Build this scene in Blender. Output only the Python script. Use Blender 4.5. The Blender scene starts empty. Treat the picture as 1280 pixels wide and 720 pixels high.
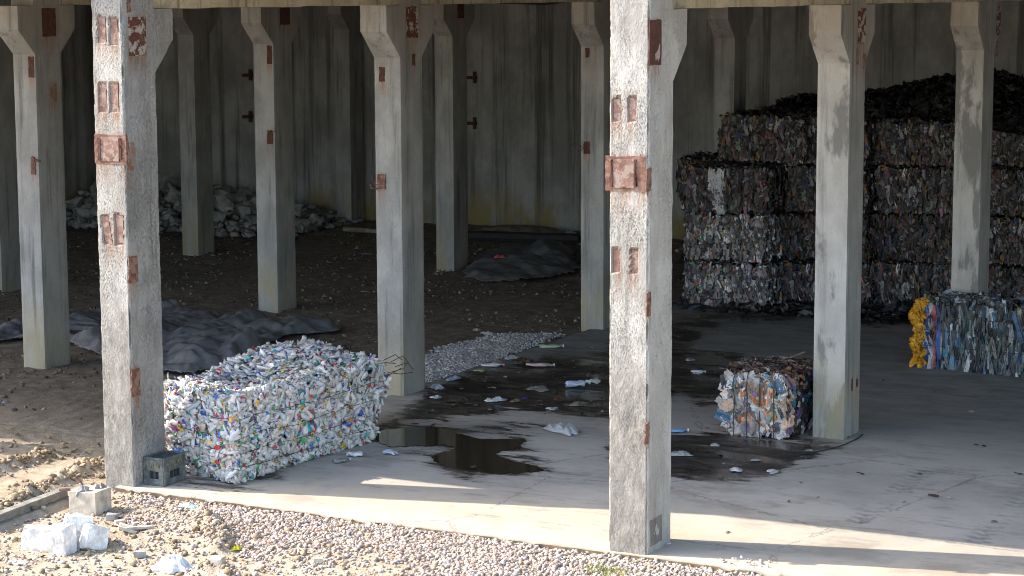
import bpy, math, random
import numpy as np
rng = np.random.default_rng(7)
random.seed(7)
SC = bpy.context.scene
COL = SC.collection

# ------------------------------------------------------------------ camera maths (used to measure the photo)
F_PX = 2720.413
YAW, PITCH, ROLL = 0.471345, -0.135796, -0.004237
CAM = np.array([-18.334457, -7.960579, 5.258668])
_d = np.array([math.cos(PITCH)*math.cos(YAW), math.cos(PITCH)*math.sin(YAW), math.sin(PITCH)])
_r = np.array([math.sin(YAW), -math.cos(YAW), 0.0]); _u = np.cross(_r, _d)
R_ = _r*math.cos(ROLL) + _u*math.sin(ROLL); U_ = -_r*math.sin(ROLL) + _u*math.cos(ROLL); D_ = _d
def ray(x, y): return D_ + R_*(x-640)/F_PX + U_*(360-y)/F_PX
def gp(x, y, z=0.0):
    v = ray(x, y); return CAM + v*((z-CAM[2])/v[2])
def on_x(x, y, X):
    v = ray(x, y); return CAM + v*((X-CAM[0])/v[0])
def on_y(x, y, Y):
    v = ray(x, y); return CAM + v*((Y-CAM[1])/v[1])
def proj(P):
    q = np.asarray(P) - CAM; z = q@D_
    return 640+F_PX*(q@R_)/z, 360-F_PX*(q@U_)/z

# ------------------------------------------------------------------ numpy noise
def _h(i, j, k, s):
    n = (i*374761393 + j*668265263 + k*2147483647 + s*1274126177) & 0xFFFFFFFF
    n = ((n ^ (n >> 13))*1274126177) & 0xFFFFFFFF
    n = ((n ^ (n >> 16))*2246822519) & 0xFFFFFFFF
    return ((n ^ (n >> 15)) & 0xFFFF)/65535.0
def vn(x, y, z=0.0, s=0):
    x, y, z = np.broadcast_arrays(np.asarray(x, float), np.asarray(y, float), np.asarray(z, float))
    i, j, k = (np.floor(a).astype(np.int64) for a in (x, y, z))
    f = [a-np.floor(a) for a in (x, y, z)]
    f = [t*t*(3-2*t) for t in f]
    out = 0
    for a in (0, 1):
        for b in (0, 1):
            for c in (0, 1):
                w = (f[0] if a else 1-f[0])*(f[1] if b else 1-f[1])*(f[2] if c else 1-f[2])
                out = out + w*_h(i+a, j+b, k+c, s)
    return out*2-1
def fbm(x, y, z=0.0, s=0, o=4):
    t = 0; a = 1; n = 0
    for q in range(o):
        t = t + a*vn(np.asarray(x)*2**q, np.asarray(y)*2**q, np.asarray(z)*2**q, s+q); n += a; a *= .5
    return t/n
def sstep(a, b, x):
    t = np.clip((x-a)/(b-a), 0, 1); return t*t*(3-2*t)
def in_poly(px, py, poly):
    ins = np.zeros(px.shape, bool); n = len(poly)
    for i in range(n):
        x0, y0 = poly[i]; x1, y1 = poly[(i+1) % n]
        c = ((y0 > py) != (y1 > py))
        with np.errstate(divide='ignore', invalid='ignore'):
            xi = (x1-x0)*(py-y0)/((y1-y0) if y1 != y0 else 1e-9)+x0
        ins ^= c & (px < xi)
    return ins
def poly_dist(px, py, poly):     # signed distance, positive inside
    d = np.full(px.shape, 1e9); n = len(poly)
    for i in range(n):
        x0, y0 = poly[i]; x1, y1 = poly[(i+1) % n]
        ex, ey = x1-x0, y1-y0; L = ex*ex+ey*ey+1e-12
        t = np.clip(((px-x0)*ex+(py-y0)*ey)/L, 0, 1)
        d = np.minimum(d, np.hypot(px-x0-t*ex, py-y0-t*ey))
    return np.where(in_poly(px, py, poly), d, -d)

# ------------------------------------------------------------------ object helpers
def mesh_obj(name, verts, faces, mats, parent=None, fcol=None, fmat=None, smooth=False, vattr=None):
    me = bpy.data.meshes.new(name)
    V = np.asarray(verts, np.float32)
    if isinstance(faces, np.ndarray):
        nf, k = faces.shape
        me.vertices.add(len(V)); me.vertices.foreach_set('co', V.ravel())
        me.loops.add(nf*k); me.loops.foreach_set('vertex_index', faces.astype(np.int32).ravel())
        me.polygons.add(nf); me.polygons.foreach_set('loop_start', np.arange(0, nf*k, k, dtype=np.int32))
        me.update(calc_edges=True)
    else:
        me.from_pydata(V.tolist(), [], [tuple(int(i) for i in f) for f in faces]); me.update()
    for m in (mats if isinstance(mats, (list, tuple)) else [mats]): me.materials.append(m)
    n = len(me.polygons)
    if fcol is not None:
        a = me.attributes.new('tint', 'FLOAT_COLOR', 'FACE')
        c = np.ones((n, 4), np.float32); c[:, :3] = np.asarray(fcol, np.float32)
        a.data.foreach_set('color', c.ravel())
    if fmat is not None: me.polygons.foreach_set('material_index', np.asarray(fmat, np.int32))
    if smooth: me.polygons.foreach_set('use_smooth', np.ones(n, bool))
    if vattr:
        for k2, val in vattr.items():
            a = me.attributes.new(k2, 'FLOAT', 'POINT'); a.data.foreach_set('value', np.asarray(val, np.float32))
    me.validate(); me.update()
    o = bpy.data.objects.new(name, me); COL.objects.link(o)
    if parent is not None: o.parent = parent
    return o
def tag(o, label=None, cat=None, group=None, kind=None):
    if label: o['label'] = label
    if cat: o['category'] = cat
    if group: o['group'] = group
    if kind: o['kind'] = kind
    return o
def empty(name, loc, rz=0):
    o = bpy.data.objects.new(name, None); COL.objects.link(o)
    o.location = tuple(float(v) for v in loc); o.rotation_euler = (0, 0, rz); o.empty_display_size = .2
    return o
class MB:
    def __init__(s): s.v = []; s.f = []; s.c = []
    def add(s, V, Fs, c=None):
        b = sum(len(x) for x in s.v); s.v.append(np.asarray(V, float))
        s.f += [tuple(int(i)+b for i in f) for f in Fs]; s.c += [c]*len(Fs)
    def box(s, lo, hi, c=None, rz=0, ctr=None):
        x0, y0, z0 = lo; x1, y1, z1 = hi
        V = np.array([(x0,y0,z0),(x1,y0,z0),(x1,y1,z0),(x0,y1,z0),(x0,y0,z1),(x1,y0,z1),(x1,y1,z1),(x0,y1,z1)], float)
        s.add(V, [(0,3,2,1),(4,5,6,7),(0,1,5,4),(1,2,6,5),(2,3,7,6),(3,0,4,7)], c)
    def tube(s, pts, r, n=6, c=None):
        pts = [np.asarray(p, float) for p in pts]; V = []; Fs = []
        for i, p in enumerate(pts):
            t = pts[min(i+1, len(pts)-1)]-pts[max(i-1, 0)]; t = t/(np.linalg.norm(t)+1e-9)
            a = np.cross(t, (0, 0, 1) if abs(t[2]) < .9 else (1, 0, 0)); a /= np.linalg.norm(a); b = np.cross(t, a)
            for k in range(n):
                q = 2*math.pi*k/n; V.append(p+r*(a*math.cos(q)+b*math.sin(q)))
        for i in range(len(pts)-1):
            for k in range(n): Fs.append((i*n+k, i*n+(k+1) % n, (i+1)*n+(k+1) % n, (i+1)*n+k))
        Fs.append(tuple(range(n))[::-1]); Fs.append(tuple((len(pts)-1)*n+k for k in range(n)))
        s.add(V, Fs, c)
    def obj(s, name, mat, parent=None, smooth=False, origin=None):
        V = np.concatenate(s.v)
        if origin is not None: V = V-np.asarray(origin)
        fc = np.array(s.c, float) if s.c and s.c[0] is not None else None
        o = mesh_obj(name, V, s.f, mat, parent, fcol=fc, smooth=smooth)
        if origin is not None: o.location = tuple(float(q) for q in origin)
        return o
def bevel(o, w=.006, seg=2):
    m = o.modifiers.new('bevel', 'BEVEL'); m.width = w; m.segments = seg; m.limit_method = 'ANGLE'

# ------------------------------------------------------------------ materials
class NT:
    def __init__(s, name):
        s.m = bpy.data.materials.new(name); s.m.use_nodes = True; s.t = s.m.node_tree; s.t.nodes.clear()
        s.out = s.n('ShaderNodeOutputMaterial'); s.b = s.n('ShaderNodeBsdfPrincipled')
        s.l(s.b.outputs[0], s.out.inputs[0])
        s.pos = s.n('ShaderNodeNewGeometry').outputs['Position']
    def n(s, t): return s.t.nodes.new(t)
    def l(s, a, b): s.t.links.new(a, b)
    def set(s, sock, v):
        if isinstance(v, bpy.types.NodeSocket): s.l(v, sock)
        else:
            try: sock.default_value = v
            except Exception: sock.default_value = (*v, 1)
    def noise(s, scale=1.0, vec=(1, 1, 1), detail=5, rough=.6, off=(0, 0, 0), src=None, dist=0):
        mp = s.n('ShaderNodeMapping'); s.l(src or s.pos, mp.inputs[0]); mp.inputs['Scale'].default_value = vec; mp.inputs['Location'].default_value = off
        t = s.n('ShaderNodeTexNoise'); s.l(mp.outputs[0], t.inputs['Vector'])
        t.inputs['Scale'].default_value = scale; t.inputs['Detail'].default_value = detail; t.inputs['Roughness'].default_value = rough; t.inputs['Distortion'].default_value = dist
        return t.outputs[0]
    def voro(s, scale, vec=(1, 1, 1), feat='F1', out='Distance'):
        mp = s.n('ShaderNodeMapping'); s.l(s.pos, mp.inputs[0]); mp.inputs['Scale'].default_value = vec
        t = s.n('ShaderNodeTexVoronoi'); t.feature = feat; s.l(mp.outputs[0], t.inputs['Vector']); t.inputs['Scale'].default_value = scale
        return t.outputs[out]
    def ramp(s, f, a, b, lo=0.0, hi=1.0):
        t = s.n('ShaderNodeMapRange'); t.interpolation_type = 'SMOOTHSTEP'; s.set(t.inputs[0], f)
        for i, v in zip((1, 2, 3, 4), (a, b, lo, hi)): t.inputs[i].default_value = v
        return t.outputs[0]
    def mix(s, f, a, b, mode='MIX'):
        t = s.n('ShaderNodeMix'); t.data_type = 'RGBA'; t.blend_type = mode
        s.set(t.inputs[0], f); s.set(t.inputs[6], a if isinstance(a, bpy.types.NodeSocket) else (*a, 1)); s.set(t.inputs[7], b if isinstance(b, bpy.types.NodeSocket) else (*b, 1))
        return t.outputs[2]
    def math(s, op, a, b=0.0, c=None):
        t = s.n('ShaderNodeMath'); t.operation = op; s.set(t.inputs[0], a); s.set(t.inputs[1], b)
        if c is not None: s.set(t.inputs[2], c)
        return t.outputs[0]
    def z(s):
        t = s.n('ShaderNodeSeparateXYZ'); s.l(s.pos, t.inputs[0]); return t.outputs
    def attr(s, name):
        t = s.n('ShaderNodeAttribute'); t.attribute_name = name; return t
    def bump(s, h, strength=.3, dist=.02):
        t = s.n('ShaderNodeBump'); t.inputs['Strength'].default_value = strength; t.inputs['Distance'].default_value = dist
        s.l(h, t.inputs['Height']); s.l(t.outputs[0], s.b.inputs['Normal'])
    def done(s, col, rough=.9, spec=.3, metal=0.0):
        s.set(s.b.inputs['Base Color'], col if isinstance(col, bpy.types.NodeSocket) else (*col, 1))
        s.set(s.b.inputs['Roughness'], rough); s.b.inputs['Specular IOR Level'].default_value = spec; s.b.inputs['Metallic'].default_value = metal
        return s.m

def concrete(name, base, pale, dark, damp=0.0, worn=None, foot=0.0, pits=0.35, streak=.6, dampcol=(.13, .13, .125), topbounce=0.0, bumpy=.8):
    k = NT(name)
    st = k.noise(1.0, (9, 9, .55), 6, .65)
    mid = k.noise(2.3, (1, 1, .6), 5, .6, (3, 1, 7))
    fine = k.noise(38, (1, 1, .55), 4, .7)
    c = k.mix(k.ramp(mid, .35, .68), base, pale)
    c = k.mix(k.math('MULTIPLY', k.ramp(st, .5, .72), streak), c, dark)
    pit = k.math('MULTIPLY', k.ramp(k.noise(75, (1, 1, .55), 4, .8, (9, 2, 4)), .48, .66), k.ramp(k.noise(3.2, (1, 1, .5), 6, .75, (2, 2, 8)), .34, .62, .15, 1))
    c = k.mix(k.math('MULTIPLY', pit, pits), c, dark)
    lines = k.noise(1.0, (2, 2, 30), 2, .5)
    c = k.mix(k.math('MULTIPLY', k.ramp(lines, .6, .75), .14), c, pale)
    zz = k.z()[2]
    if damp:
        dm = k.noise(1.0, (3.0, 3.0, 1.0), 6, .6, (5.3, 2.1, .4), dist=.3)
        c = k.mix(k.math('MULTIPLY', k.ramp(dm, .50, .58), damp), c, dampcol)
    if foot:
        ft = k.math('MULTIPLY', k.ramp(zz, .2, 1.3, 1, 0), k.ramp(k.noise(2.2, (1, 1, .4), 4, .6, (8, 8, 1)), .35, .6))
        c = k.mix(k.math('MULTIPLY', ft, foot), c, (.40, .33, .17))
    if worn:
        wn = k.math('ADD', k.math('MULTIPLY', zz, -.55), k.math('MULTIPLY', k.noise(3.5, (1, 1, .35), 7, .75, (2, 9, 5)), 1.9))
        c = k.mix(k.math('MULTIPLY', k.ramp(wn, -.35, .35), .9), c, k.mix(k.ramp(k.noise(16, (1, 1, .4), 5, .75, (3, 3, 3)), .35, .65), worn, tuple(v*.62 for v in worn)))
    if topbounce:
        tw = k.math('MULTIPLY', k.ramp(zz, 4.0, 5.2), k.ramp(k.noise(3, (1, 1, .3), 4, .6, (1, 4, 2)), .35, .6))
        c = k.mix(k.math('MULTIPLY', tw, topbounce), c, (.36, .27, .15))  # warm tint at the column head imitates light bounced off the ground
    ru = k.math('MULTIPLY', k.attr('rust').outputs['Fac'], k.ramp(k.noise(1.0, (22, 22, 1.6), 5, .7, (3, 5, 1)), .36, .62))
    c = k.mix(k.math('MULTIPLY', ru, .8), c, (.30, .14, .07))
    c = k.mix(.35, c, k.mix(1, c, k.mix(fine, (.45, .45, .45), (1, 1, 1)), 'MULTIPLY'))
    h = k.math('ADD', k.math('MULTIPLY', pit, -.6), k.math('MULTIPLY', fine, .7))
    h = k.math('ADD', h, k.math('MULTIPLY', lines, .25))
    k.bump(h, bumpy, .015)
    return k.done(c, .92, .25)

M = {}
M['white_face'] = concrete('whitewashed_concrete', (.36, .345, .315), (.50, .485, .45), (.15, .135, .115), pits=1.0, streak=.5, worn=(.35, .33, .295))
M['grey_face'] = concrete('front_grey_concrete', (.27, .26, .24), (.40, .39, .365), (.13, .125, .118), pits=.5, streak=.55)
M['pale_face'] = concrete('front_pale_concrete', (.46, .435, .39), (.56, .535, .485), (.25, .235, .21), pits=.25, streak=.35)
M['col'] = concrete('inner_column_concrete', (.31, .312, .31), (.44, .44, .435), (.14, .145, .145), foot=.6, topbounce=.35, streak=.85, pits=.35, bumpy=.35)
M['col_shaded_side'] = concrete('inner_column_shaded_side', (.27, .265, .25), (.37, .362, .345), (.13, .13, .125), foot=.35, topbounce=.25, streak=.85, pits=.35, bumpy=.35)  # darker copy of the column concrete, imitating shade on its sides
M['col_damp'] = concrete('damp_column_concrete', (.43, .42, .40), (.56, .55, .53), (.22, .22, .215), damp=.85, foot=.6, topbounce=.45, dampcol=(.2, .2, .195), pits=.15, bumpy=.35)
M['beam'] = concrete('beam_concrete', (.52, .45, .31), (.66, .58, .42), (.17, .14, .10), streak=.9)  # yellow tone stands in for warm bounce from the sunlit floor
M['wall'] = None
def wall_mat():
    k = NT('panel_wall_concrete')
    st = k.noise(1.0, (.9, 2.1, .07), 6, .68)
    blot = k.noise(.9, (1, 1, .7), 5, .62, (2, 7, 3))
    c = k.mix(k.ramp(blot, .36, .66), (.29, .29, .285), (.47, .47, .46))
    c = k.mix(k.math('MULTIPLY', k.ramp(st, .48, .62), .85), c, (.105, .11, .10))
    c = k.mix(k.math('MULTIPLY', k.ramp(k.z()[2], .2, 1.2, 1, 0), k.ramp(k.noise(1.2, (1, 1, .5), 4, .6), .38, .6)), c, (.34, .27, .13))
    fine = k.noise(20, (1, 1, .4), 5, .7)
    c = k.mix(.5, c, k.mix(1, c, k.mix(fine, (.4, .4, .4), (1.15, 1.15, 1.15)), 'MULTIPLY'))
    k.bump(fine, .5, .02)
    return k.done(c, .95, .2)
M['wall'] = wall_mat()
def rust_mat(name, a, b, flake=None):
    k = NT(name)
    n = k.noise(14, (1, 1, 1), 6, .7); f = k.noise(60, (1, 1, 1), 4, .7)
    c = k.mix(k.ramp(n, .35, .65), a, b)
    if flake:
        c = k.mix(k.ramp(k.noise(9, (1, 1, 1.2), 5, .7, (4, 4, 4)), .5, .56), c, flake)
    c = k.mix(k.math('MULTIPLY', f, .4), c, (.08, .04, .03))
    k.bump(k.math('ADD', n, f), .5, .006)
    return k.done(c, .8, .3)
M['rust'] = rust_mat('rusty_steel', (.11, .052, .038), (.23, .115, .08), (.27, .165, .125))
M['rust_pink'] = rust_mat('faded_red_primer', (.17, .09, .07), (.29, .175, .14), (.34, .26, .22))
M['rust_dark'] = rust_mat('dark_rust', (.06, .027, .02), (.115, .05, .036))
M['rust_flaky'] = rust_mat('flaking_rust', (.085, .03, .02), (.14, .05, .035), (.42, .38, .33))
M['rust_stain'] = rust_mat('rust_stain', (.20, .10, .065), (.30, .22, .16))
M['mortar'] = concrete('mortar_patch', (.24, .21, .18), (.3, .27, .235), (.15, .13, .11))
def plain(name, col, rough=.6, spec=.4, var=.35, scale=9):
    k = NT(name); n = k.noise(scale, (1, 1, 1), 5, .65); f = k.noise(scale*7, (1, 1, 1), 3, .7)
    c = k.mix(k.ramp(n, .3, .7), tuple(v*(1-var) for v in col), tuple(min(.95, v*(1+var*.5)) for v in col))
    k.bump(k.math('ADD', n, f), .25, .01)
    return k.done(c, rough, spec)
M['wire'] = plain('dark_wire', (.07, .055, .045), .6)
M['cable'] = plain('black_cable', (.03, .03, .03), .6)
M['wood'] = plain('weathered_plank', (.33, .28, .21), .85)
M['steel_grey'] = plain('dull_grey_steel', (.26, .25, .22), .6)
M['foam'] = plain('white_foam', (.74, .715, .67), .8, var=.3)
M['stone'] = plain('rubble_concrete', (.33, .325, .31), .95, .2, .45, 5)
M['pale_board'] = plain('pale_board', (.52, .46, .37), .9)
M['bagwhite'] = plain('white_plastic', (.74, .74, .74), .45, .5, .15)
M['crate'] = None
def crate_mat():
    k = NT('dusty_crate_plastic'); n = k.noise(11, (1, 1, 1), 6, .7)
    c = k.mix(k.ramp(n, .4, .7), (.075, .088, .085), (.18, .19, .175))
    k.bump(n, .2, .005); return k.done(c, .6, .4)
M['crate'] = crate_mat()
M['crate_mark'] = plain('worn_crate_marking', (.27, .23, .12), .7, .3, .6, 40)
def tint_mat(name, rough=.5, spec=.5, trans=0.0, bumps=0.3, scale=30, var=.3):
    k = NT(name); a = k.attr('tint').outputs['Color']
    n = k.noise(scale, (1, 1, 1), 4, .65)
    c = k.mix(var, a, k.mix(1, a, k.mix(n, (.1, .1, .1), (1.5, 1.5, 1.5)), 'MULTIPLY'))
    k.bump(n, bumps, .012)
    return k.done(c, rough, spec)
M['bottles'] = tint_mat('bottle_plastic', .38, .5)
M['film'] = tint_mat('crumpled_film', .38, .5, bumps=.6, scale=40, var=.45)
M['film_dark'] = tint_mat('dusty_film', .5, .4, bumps=.6, scale=25, var=.5)
M['stones'] = tint_mat('crushed_stone', .92, .2, bumps=.3, scale=60, var=.35)
M['grass'] = tint_mat('grass_blades', .7, .2)
def tarp_mat():
    k = NT('charcoal_tarp'); n = k.noise(3, (1, 1, 1), 5, .65); f = k.noise(50, (1, 1, 1), 3, .6)
    c = k.mix(k.ramp(n, .35, .7), (.11, .115, .122), (.21, .215, .225)); k.bump(k.math('ADD', n, f), .3, .02)
    return k.done(c, .62, .35)
M['tarp'] = tarp_mat()
def ground_mat():
    k = NT('sandy_soil'); x = k.z()
    big = k.noise(.8, (1, 1, 1), 6, .65); mid = k.noise(5, (1, 1, 1), 6, .7); fine = k.noise(45, (1, 1, 1), 5, .75)
    sand = k.mix(k.ramp(big, .35, .65), (.42, .345, .25), (.53, .455, .35))
    sand = k.mix(k.math('MULTIPLY', k.ramp(mid, .45, .68), .7), sand, (.28, .22, .15))
    soil = k.mix(k.ramp(mid, .35, .7), (.17, .14, .11), (.32, .265, .21))
    soil = k.mix(k.math('MULTIPLY', k.ramp(fine, .6, .75), .45), soil, (.30, .26, .21))
    f = k.ramp(k.math('ADD', x[0], k.math('MULTIPLY', big, 3.0)), 2.6, 6.0)
    c = k.mix(f, sand, soil)
    c = k.mix(.6, c, k.mix(1, c, k.mix(fine, (.35, .35, .35), (1.35, 1.35, 1.35)), 'MULTIPLY'))
    k.bump(k.math('ADD', mid, k.math('MULTIPLY', fine, .6)), .7, .05)
    return k.done(c, .97, .12)
M['ground'] = ground_mat()
def slab_mat():
    k = NT('worn_slab_concrete'); x = k.z()
    big = k.noise(.55, (1, 1, 1), 6, .62); mid = k.noise(3.0, (1, .45, 1), 6, .7, (3, 3, 3)); fine = k.noise(60, (1, 1, 1), 4, .75)
    c = k.mix(k.ramp(big, .35, .66), (.375, .355, .32), (.49, .462, .415))
    c = k.mix(k.math('MULTIPLY', k.ramp(mid, .5, .72), .5), c, (.24, .23, .215))
    sk_ = k.noise(2.6, (2.2, .3, 1), 7, .75, (1, 8, 2)); c = k.mix(k.math('MULTIPLY', k.ramp(sk_, .54, .68), .6), c, (.15, .145, .14))
    c = k.mix(k.math('MULTIPLY', k.ramp(k.noise(11, (1, .5, 1), 5, .75, (4, 4, 4)), .62, .72), .5), c, (.14, .13, .12))
    c = k.mix(k.math('MULTIPLY', k.ramp(x[0], .6, 2.4, .8, 0), k.ramp(k.noise(4, (1, 1, 1), 6, .75, (5, 5, 5)), .3, .6)), c, (.50, .42, .31))
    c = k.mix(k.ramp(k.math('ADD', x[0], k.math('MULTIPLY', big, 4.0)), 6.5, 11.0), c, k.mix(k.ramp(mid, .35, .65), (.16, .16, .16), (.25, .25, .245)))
    c = k.mix(.35, c, k.mix(1, c, k.mix(fine, (.4, .4, .4), (1.25, 1.25, 1.25)), 'MULTIPLY'))
    w = k.attr('wet').outputs['Fac']
    ed = k.noise(2.0, (1.3, .35, 1), 8, .78, (6, 1, 2))
    ws = k.math('ADD', w, k.math('MULTIPLY', k.math('SUBTRACT', ed, .5), 3.0))
    wm = k.ramp(ws, .44, .56); halo = k.ramp(ws, .2, .5)
    c = k.mix(k.math('MULTIPLY', halo, .45), c, (.17, .155, .135))
    sl = k.mix(k.ramp(k.noise(5, (1.2, .35, 1), 7, .75), .44, .66), (.010, .009, .008), (.085, .07, .054))
    c = k.mix(k.math('MULTIPLY', wm, .97), c, sl)
    tr = k.attr('track').outputs['Fac']
    c = k.mix(k.math('MULTIPLY', tr, .8), c, (.13, .13, .14))
    c = k.mix(k.math('MULTIPLY', k.ramp(k.noise(.9, (1, .6, 1), 6, .7, (2, 6, 9)), .52, .64), .45), c, (.21, .18, .145))
    ck = k.voro(.33, (1, 1, 1), 'DISTANCE_TO_EDGE')
    wob = k.math('ADD', ck, k.math('MULTIPLY', k.math('SUBTRACT', mid, .5), .1))
    c = k.mix(k.math('MULTIPLY', k.ramp(k.math('ABSOLUTE', wob), 0.0, .005, 1, 0), .55), c, (.1, .1, .1))
    r = k.math('SUBTRACT', .9, k.math('MULTIPLY', wm, k.ramp(k.noise(2.2, (1, .5, 1), 5, .6, (7, 7, 7)), .42, .58, .3, .72)))
    k.bump(k.math('ADD', k.math('MULTIPLY', mid, .8), k.math('MULTIPLY', fine, .4)), .3, .012)
    return k.done(c, r, .4)
M['slab'] = slab_mat()
def water_mat():
    k = NT('puddle_water'); n = k.noise(5, (1, 1, 1), 4, .6)
    k.bump(n, .02, .01); return k.done(k.mix(n, (.016, .013, .009), (.028, .022, .015)), .04, .5)
M['water'] = water_mat()

# ------------------------------------------------------------------ tensor grid
def tensor(xs, ys):
    X, Y = np.meshgrid(xs, ys, indexing='ij'); nx, ny = len(xs), len(ys)
    i = np.arange(nx*ny).reshape(nx, ny)
    Fq = np.stack([i[:-1, :-1], i[1:, :-1], i[1:, 1:], i[:-1, 1:]], -1).reshape(-1, 4)
    return X, Y, Fq

# ------------------------------------------------------------------ ground (one sheet to the horizon)
RIDGES = [[gp(4, 634), gp(40, 614), gp(70, 601), gp(100, 588), gp(133, 578)], [gp(-30, 592), gp(0, 583), gp(35, 574), gp(60, 566)],
          [gp(255, 640), gp(268, 655), gp(275, 672)], [gp(255, 700), gp(275, 705), gp(295, 712)]]
def ground_h(X, Y):
    z = -.045 + .02*fbm(X*.8, Y*.8, 0, 3) + .014*fbm(X*5, Y*5, 0, 9) + .008*fbm(X*16, Y*16, 0, 19, 3)
    out = sstep(.05, -.5, X)
    z = z - .05*out*(Y < 6.4) - .06*sstep(-.4, -2.2, X)
    z = z + .02*sstep(6, 9, X)*fbm(X*2.3, Y*2.3, 0, 33)
    z = z + .09*sstep(19, 24, X)*sstep(8, 14, Y)
    z = z+(Y > 6.4)*sstep(-3, 1, X)*(.014*fbm(X*4, Y*4, 0, 131)+.018*fbm(X*11, Y*11, 0, 137, 3))
    hump = np.zeros_like(z)
    for n, rd in enumerate(RIDGES):
        d = np.full(z.shape, 9.)
        for a, b in zip(rd[:-1], rd[1:]):
            ex, ey = b[0]-a[0], b[1]-a[1]; L = ex*ex+ey*ey
            t = np.clip(((X-a[0])*ex+(Y-a[1])*ey)/L, 0, 1)
            d = np.minimum(d, np.hypot(X-a[0]-t*ex, Y-a[1]-t*ey))
        hump = np.maximum(hump, np.exp(-(d/.12)**2)*(.10+.10*fbm(X*7, Y*7, 0, 40+n, 4)))
    return z+np.maximum(hump, 0)
xs = np.concatenate([[-400, -150, -60, -25, -12, -7], np.arange(-4.4, 2.6, .04), np.arange(2.6, 26, .15), [40, 120, 400]])
ys = np.concatenate([[-400, -150, -60, -25, -10, -4], np.arange(-2, 10, .045), np.arange(10, 26, .13), [40, 120, 400]])
X, Y, Fq = tensor(xs, ys)
Zg = ground_h(X, Y)
Zg = np.where((X > .25) & (Y < 6.2), -.12, Zg)
g = mesh_obj('ground', np.stack([X, Y, Zg], -1).reshape(-1, 3), Fq, M['ground'], smooth=True); tag(g, kind='structure')

# concrete slab
xs = np.concatenate([[0], np.arange(.05, 17, .05), np.arange(17, 24.6, .4)]); ys = np.concatenate([np.arange(-16, -5, .5), np.arange(-5, 6.27, .05)])
X, Y, Fq = tensor(xs, ys)
edge = -.07 + .026*Y + .018*fbm(Y*3, Y*0, 0, 5) + .012*fbm(Y*14, Y*0, 0, 6)
Xs = np.where(X < .5, edge*(1-X/.5)+X, X)
Ys = np.where(Y > 6.2, Y+.03*fbm(X*3, X*0, 0, 8), Y)
Z = .004*fbm(X*.7, Y*.7, 0, 11); Z[0, :] -= .012
Z += -.02*(X < .01)*(fbm(Y*9, Y*0, 1, 4) > .35)
px, py = proj(np.stack([Xs, Ys, Z*0], -1))
W1 = [(470, 535), (500, 515), (545, 482), (600, 462), (650, 452), (700, 445), (775, 428), (860, 395), (900, 388), (960, 384), (1015, 388), (1080, 392), (1190, 388), (1190, 398), (1080, 408),
      (1000, 402), (905, 408), (880, 415), (862, 440), (905, 432), (930, 440), (920, 470), (905, 500), (880, 505), (850, 492), (800, 520), (745, 528), (700, 520), (640, 512), (560, 528)]
W2 = [(760, 560), (835, 543), (900, 538), (960, 545), (1015, 548), (1052, 560), (1000, 575), (975, 590), (905, 602), (835, 600), (770, 590)]
W3 = [(545, 530), (640, 522), (700, 530), (650, 545), (560, 548)]
W4 = [(225, 606), (300, 612), (352, 600), (362, 585), (300, 580), (220, 590)]
W5 = [(455, 545), (490, 520), (560, 515), (560, 530), (500, 545), (460, 560)]
wet = np.zeros(px.shape)
for P, s in ((W1, .95), (W2, .90), (W3, .50), (W4, .62), (W5, .6)):
    d = poly_dist(px, py, P)
    wet = np.maximum(wet, np.clip(.5+d/26.0, 0, 1)*s)
ISL = [(865, 428), (900, 405), (960, 402), (1010, 408), (1012, 440), (960, 443), (900, 440)]
PUD = [(468, 552), (472, 538), (545, 532), (600, 547), (660, 547), (640, 562), (685, 584), (655, 592), (590, 591), (538, 575), (560, 560), (490, 561)]
wet = np.maximum(wet, np.clip(.5+poly_dist(px, py, PUD)/40, 0, .55))
wet = np.minimum(wet, np.clip(.5-poly_dist(px, py, ISL)/14, 0, 1))
def seg_track(a, b, wid):
    A, B = gp(*a), gp(*b); ex, ey = B[0]-A[0], B[1]-A[1]; L = math.hypot(ex, ey); ex /= L; ey /= L
    t = (Xs-A[0])*ex+(Ys-A[1])*ey; s = (Xs-A[0])*(-ey)+(Ys-A[1])*ex
    lug = (np.sin((t+np.abs(s)*.6)*2*math.pi/.16) > .1)
    return ((t > 0) & (t < L) & (np.abs(s) < wid) & lug)*np.clip(.35+.9*fbm(t*3, s*4, 0, 71), 0, 1)
track = np.maximum(seg_track((1155, 588), (1068, 655), .14), seg_track((1300, 605), (1215, 680), .14))
n0 = X.size
V = np.stack([Xs, Ys, Z], -1).reshape(-1, 3)
idx = np.arange(n0).reshape(X.shape)
bot = [];  faces = [tuple(f) for f in Fq]
def skirt(line, drop):
    global V
    b = len(V); q = V[line].copy(); q[:, 2] = -drop; V = np.concatenate([V, q])
    return [(line[i], b+i, b+i+1, line[i+1]) for i in range(len(line)-1)]
sk = skirt(idx[0, :], .4) + skirt(idx[:, -1], .4)
wv = np.concatenate([wet.ravel(), np.zeros(len(V)-n0)]); tv = np.concatenate([track.ravel(), np.zeros(len(V)-n0)])
s = mesh_obj('concrete_floor', V, np.concatenate([Fq, np.array(sk)]), M['slab'], smooth=False, vattr={'wet': wv, 'track': tv}); tag(s, kind='structure')

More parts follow.
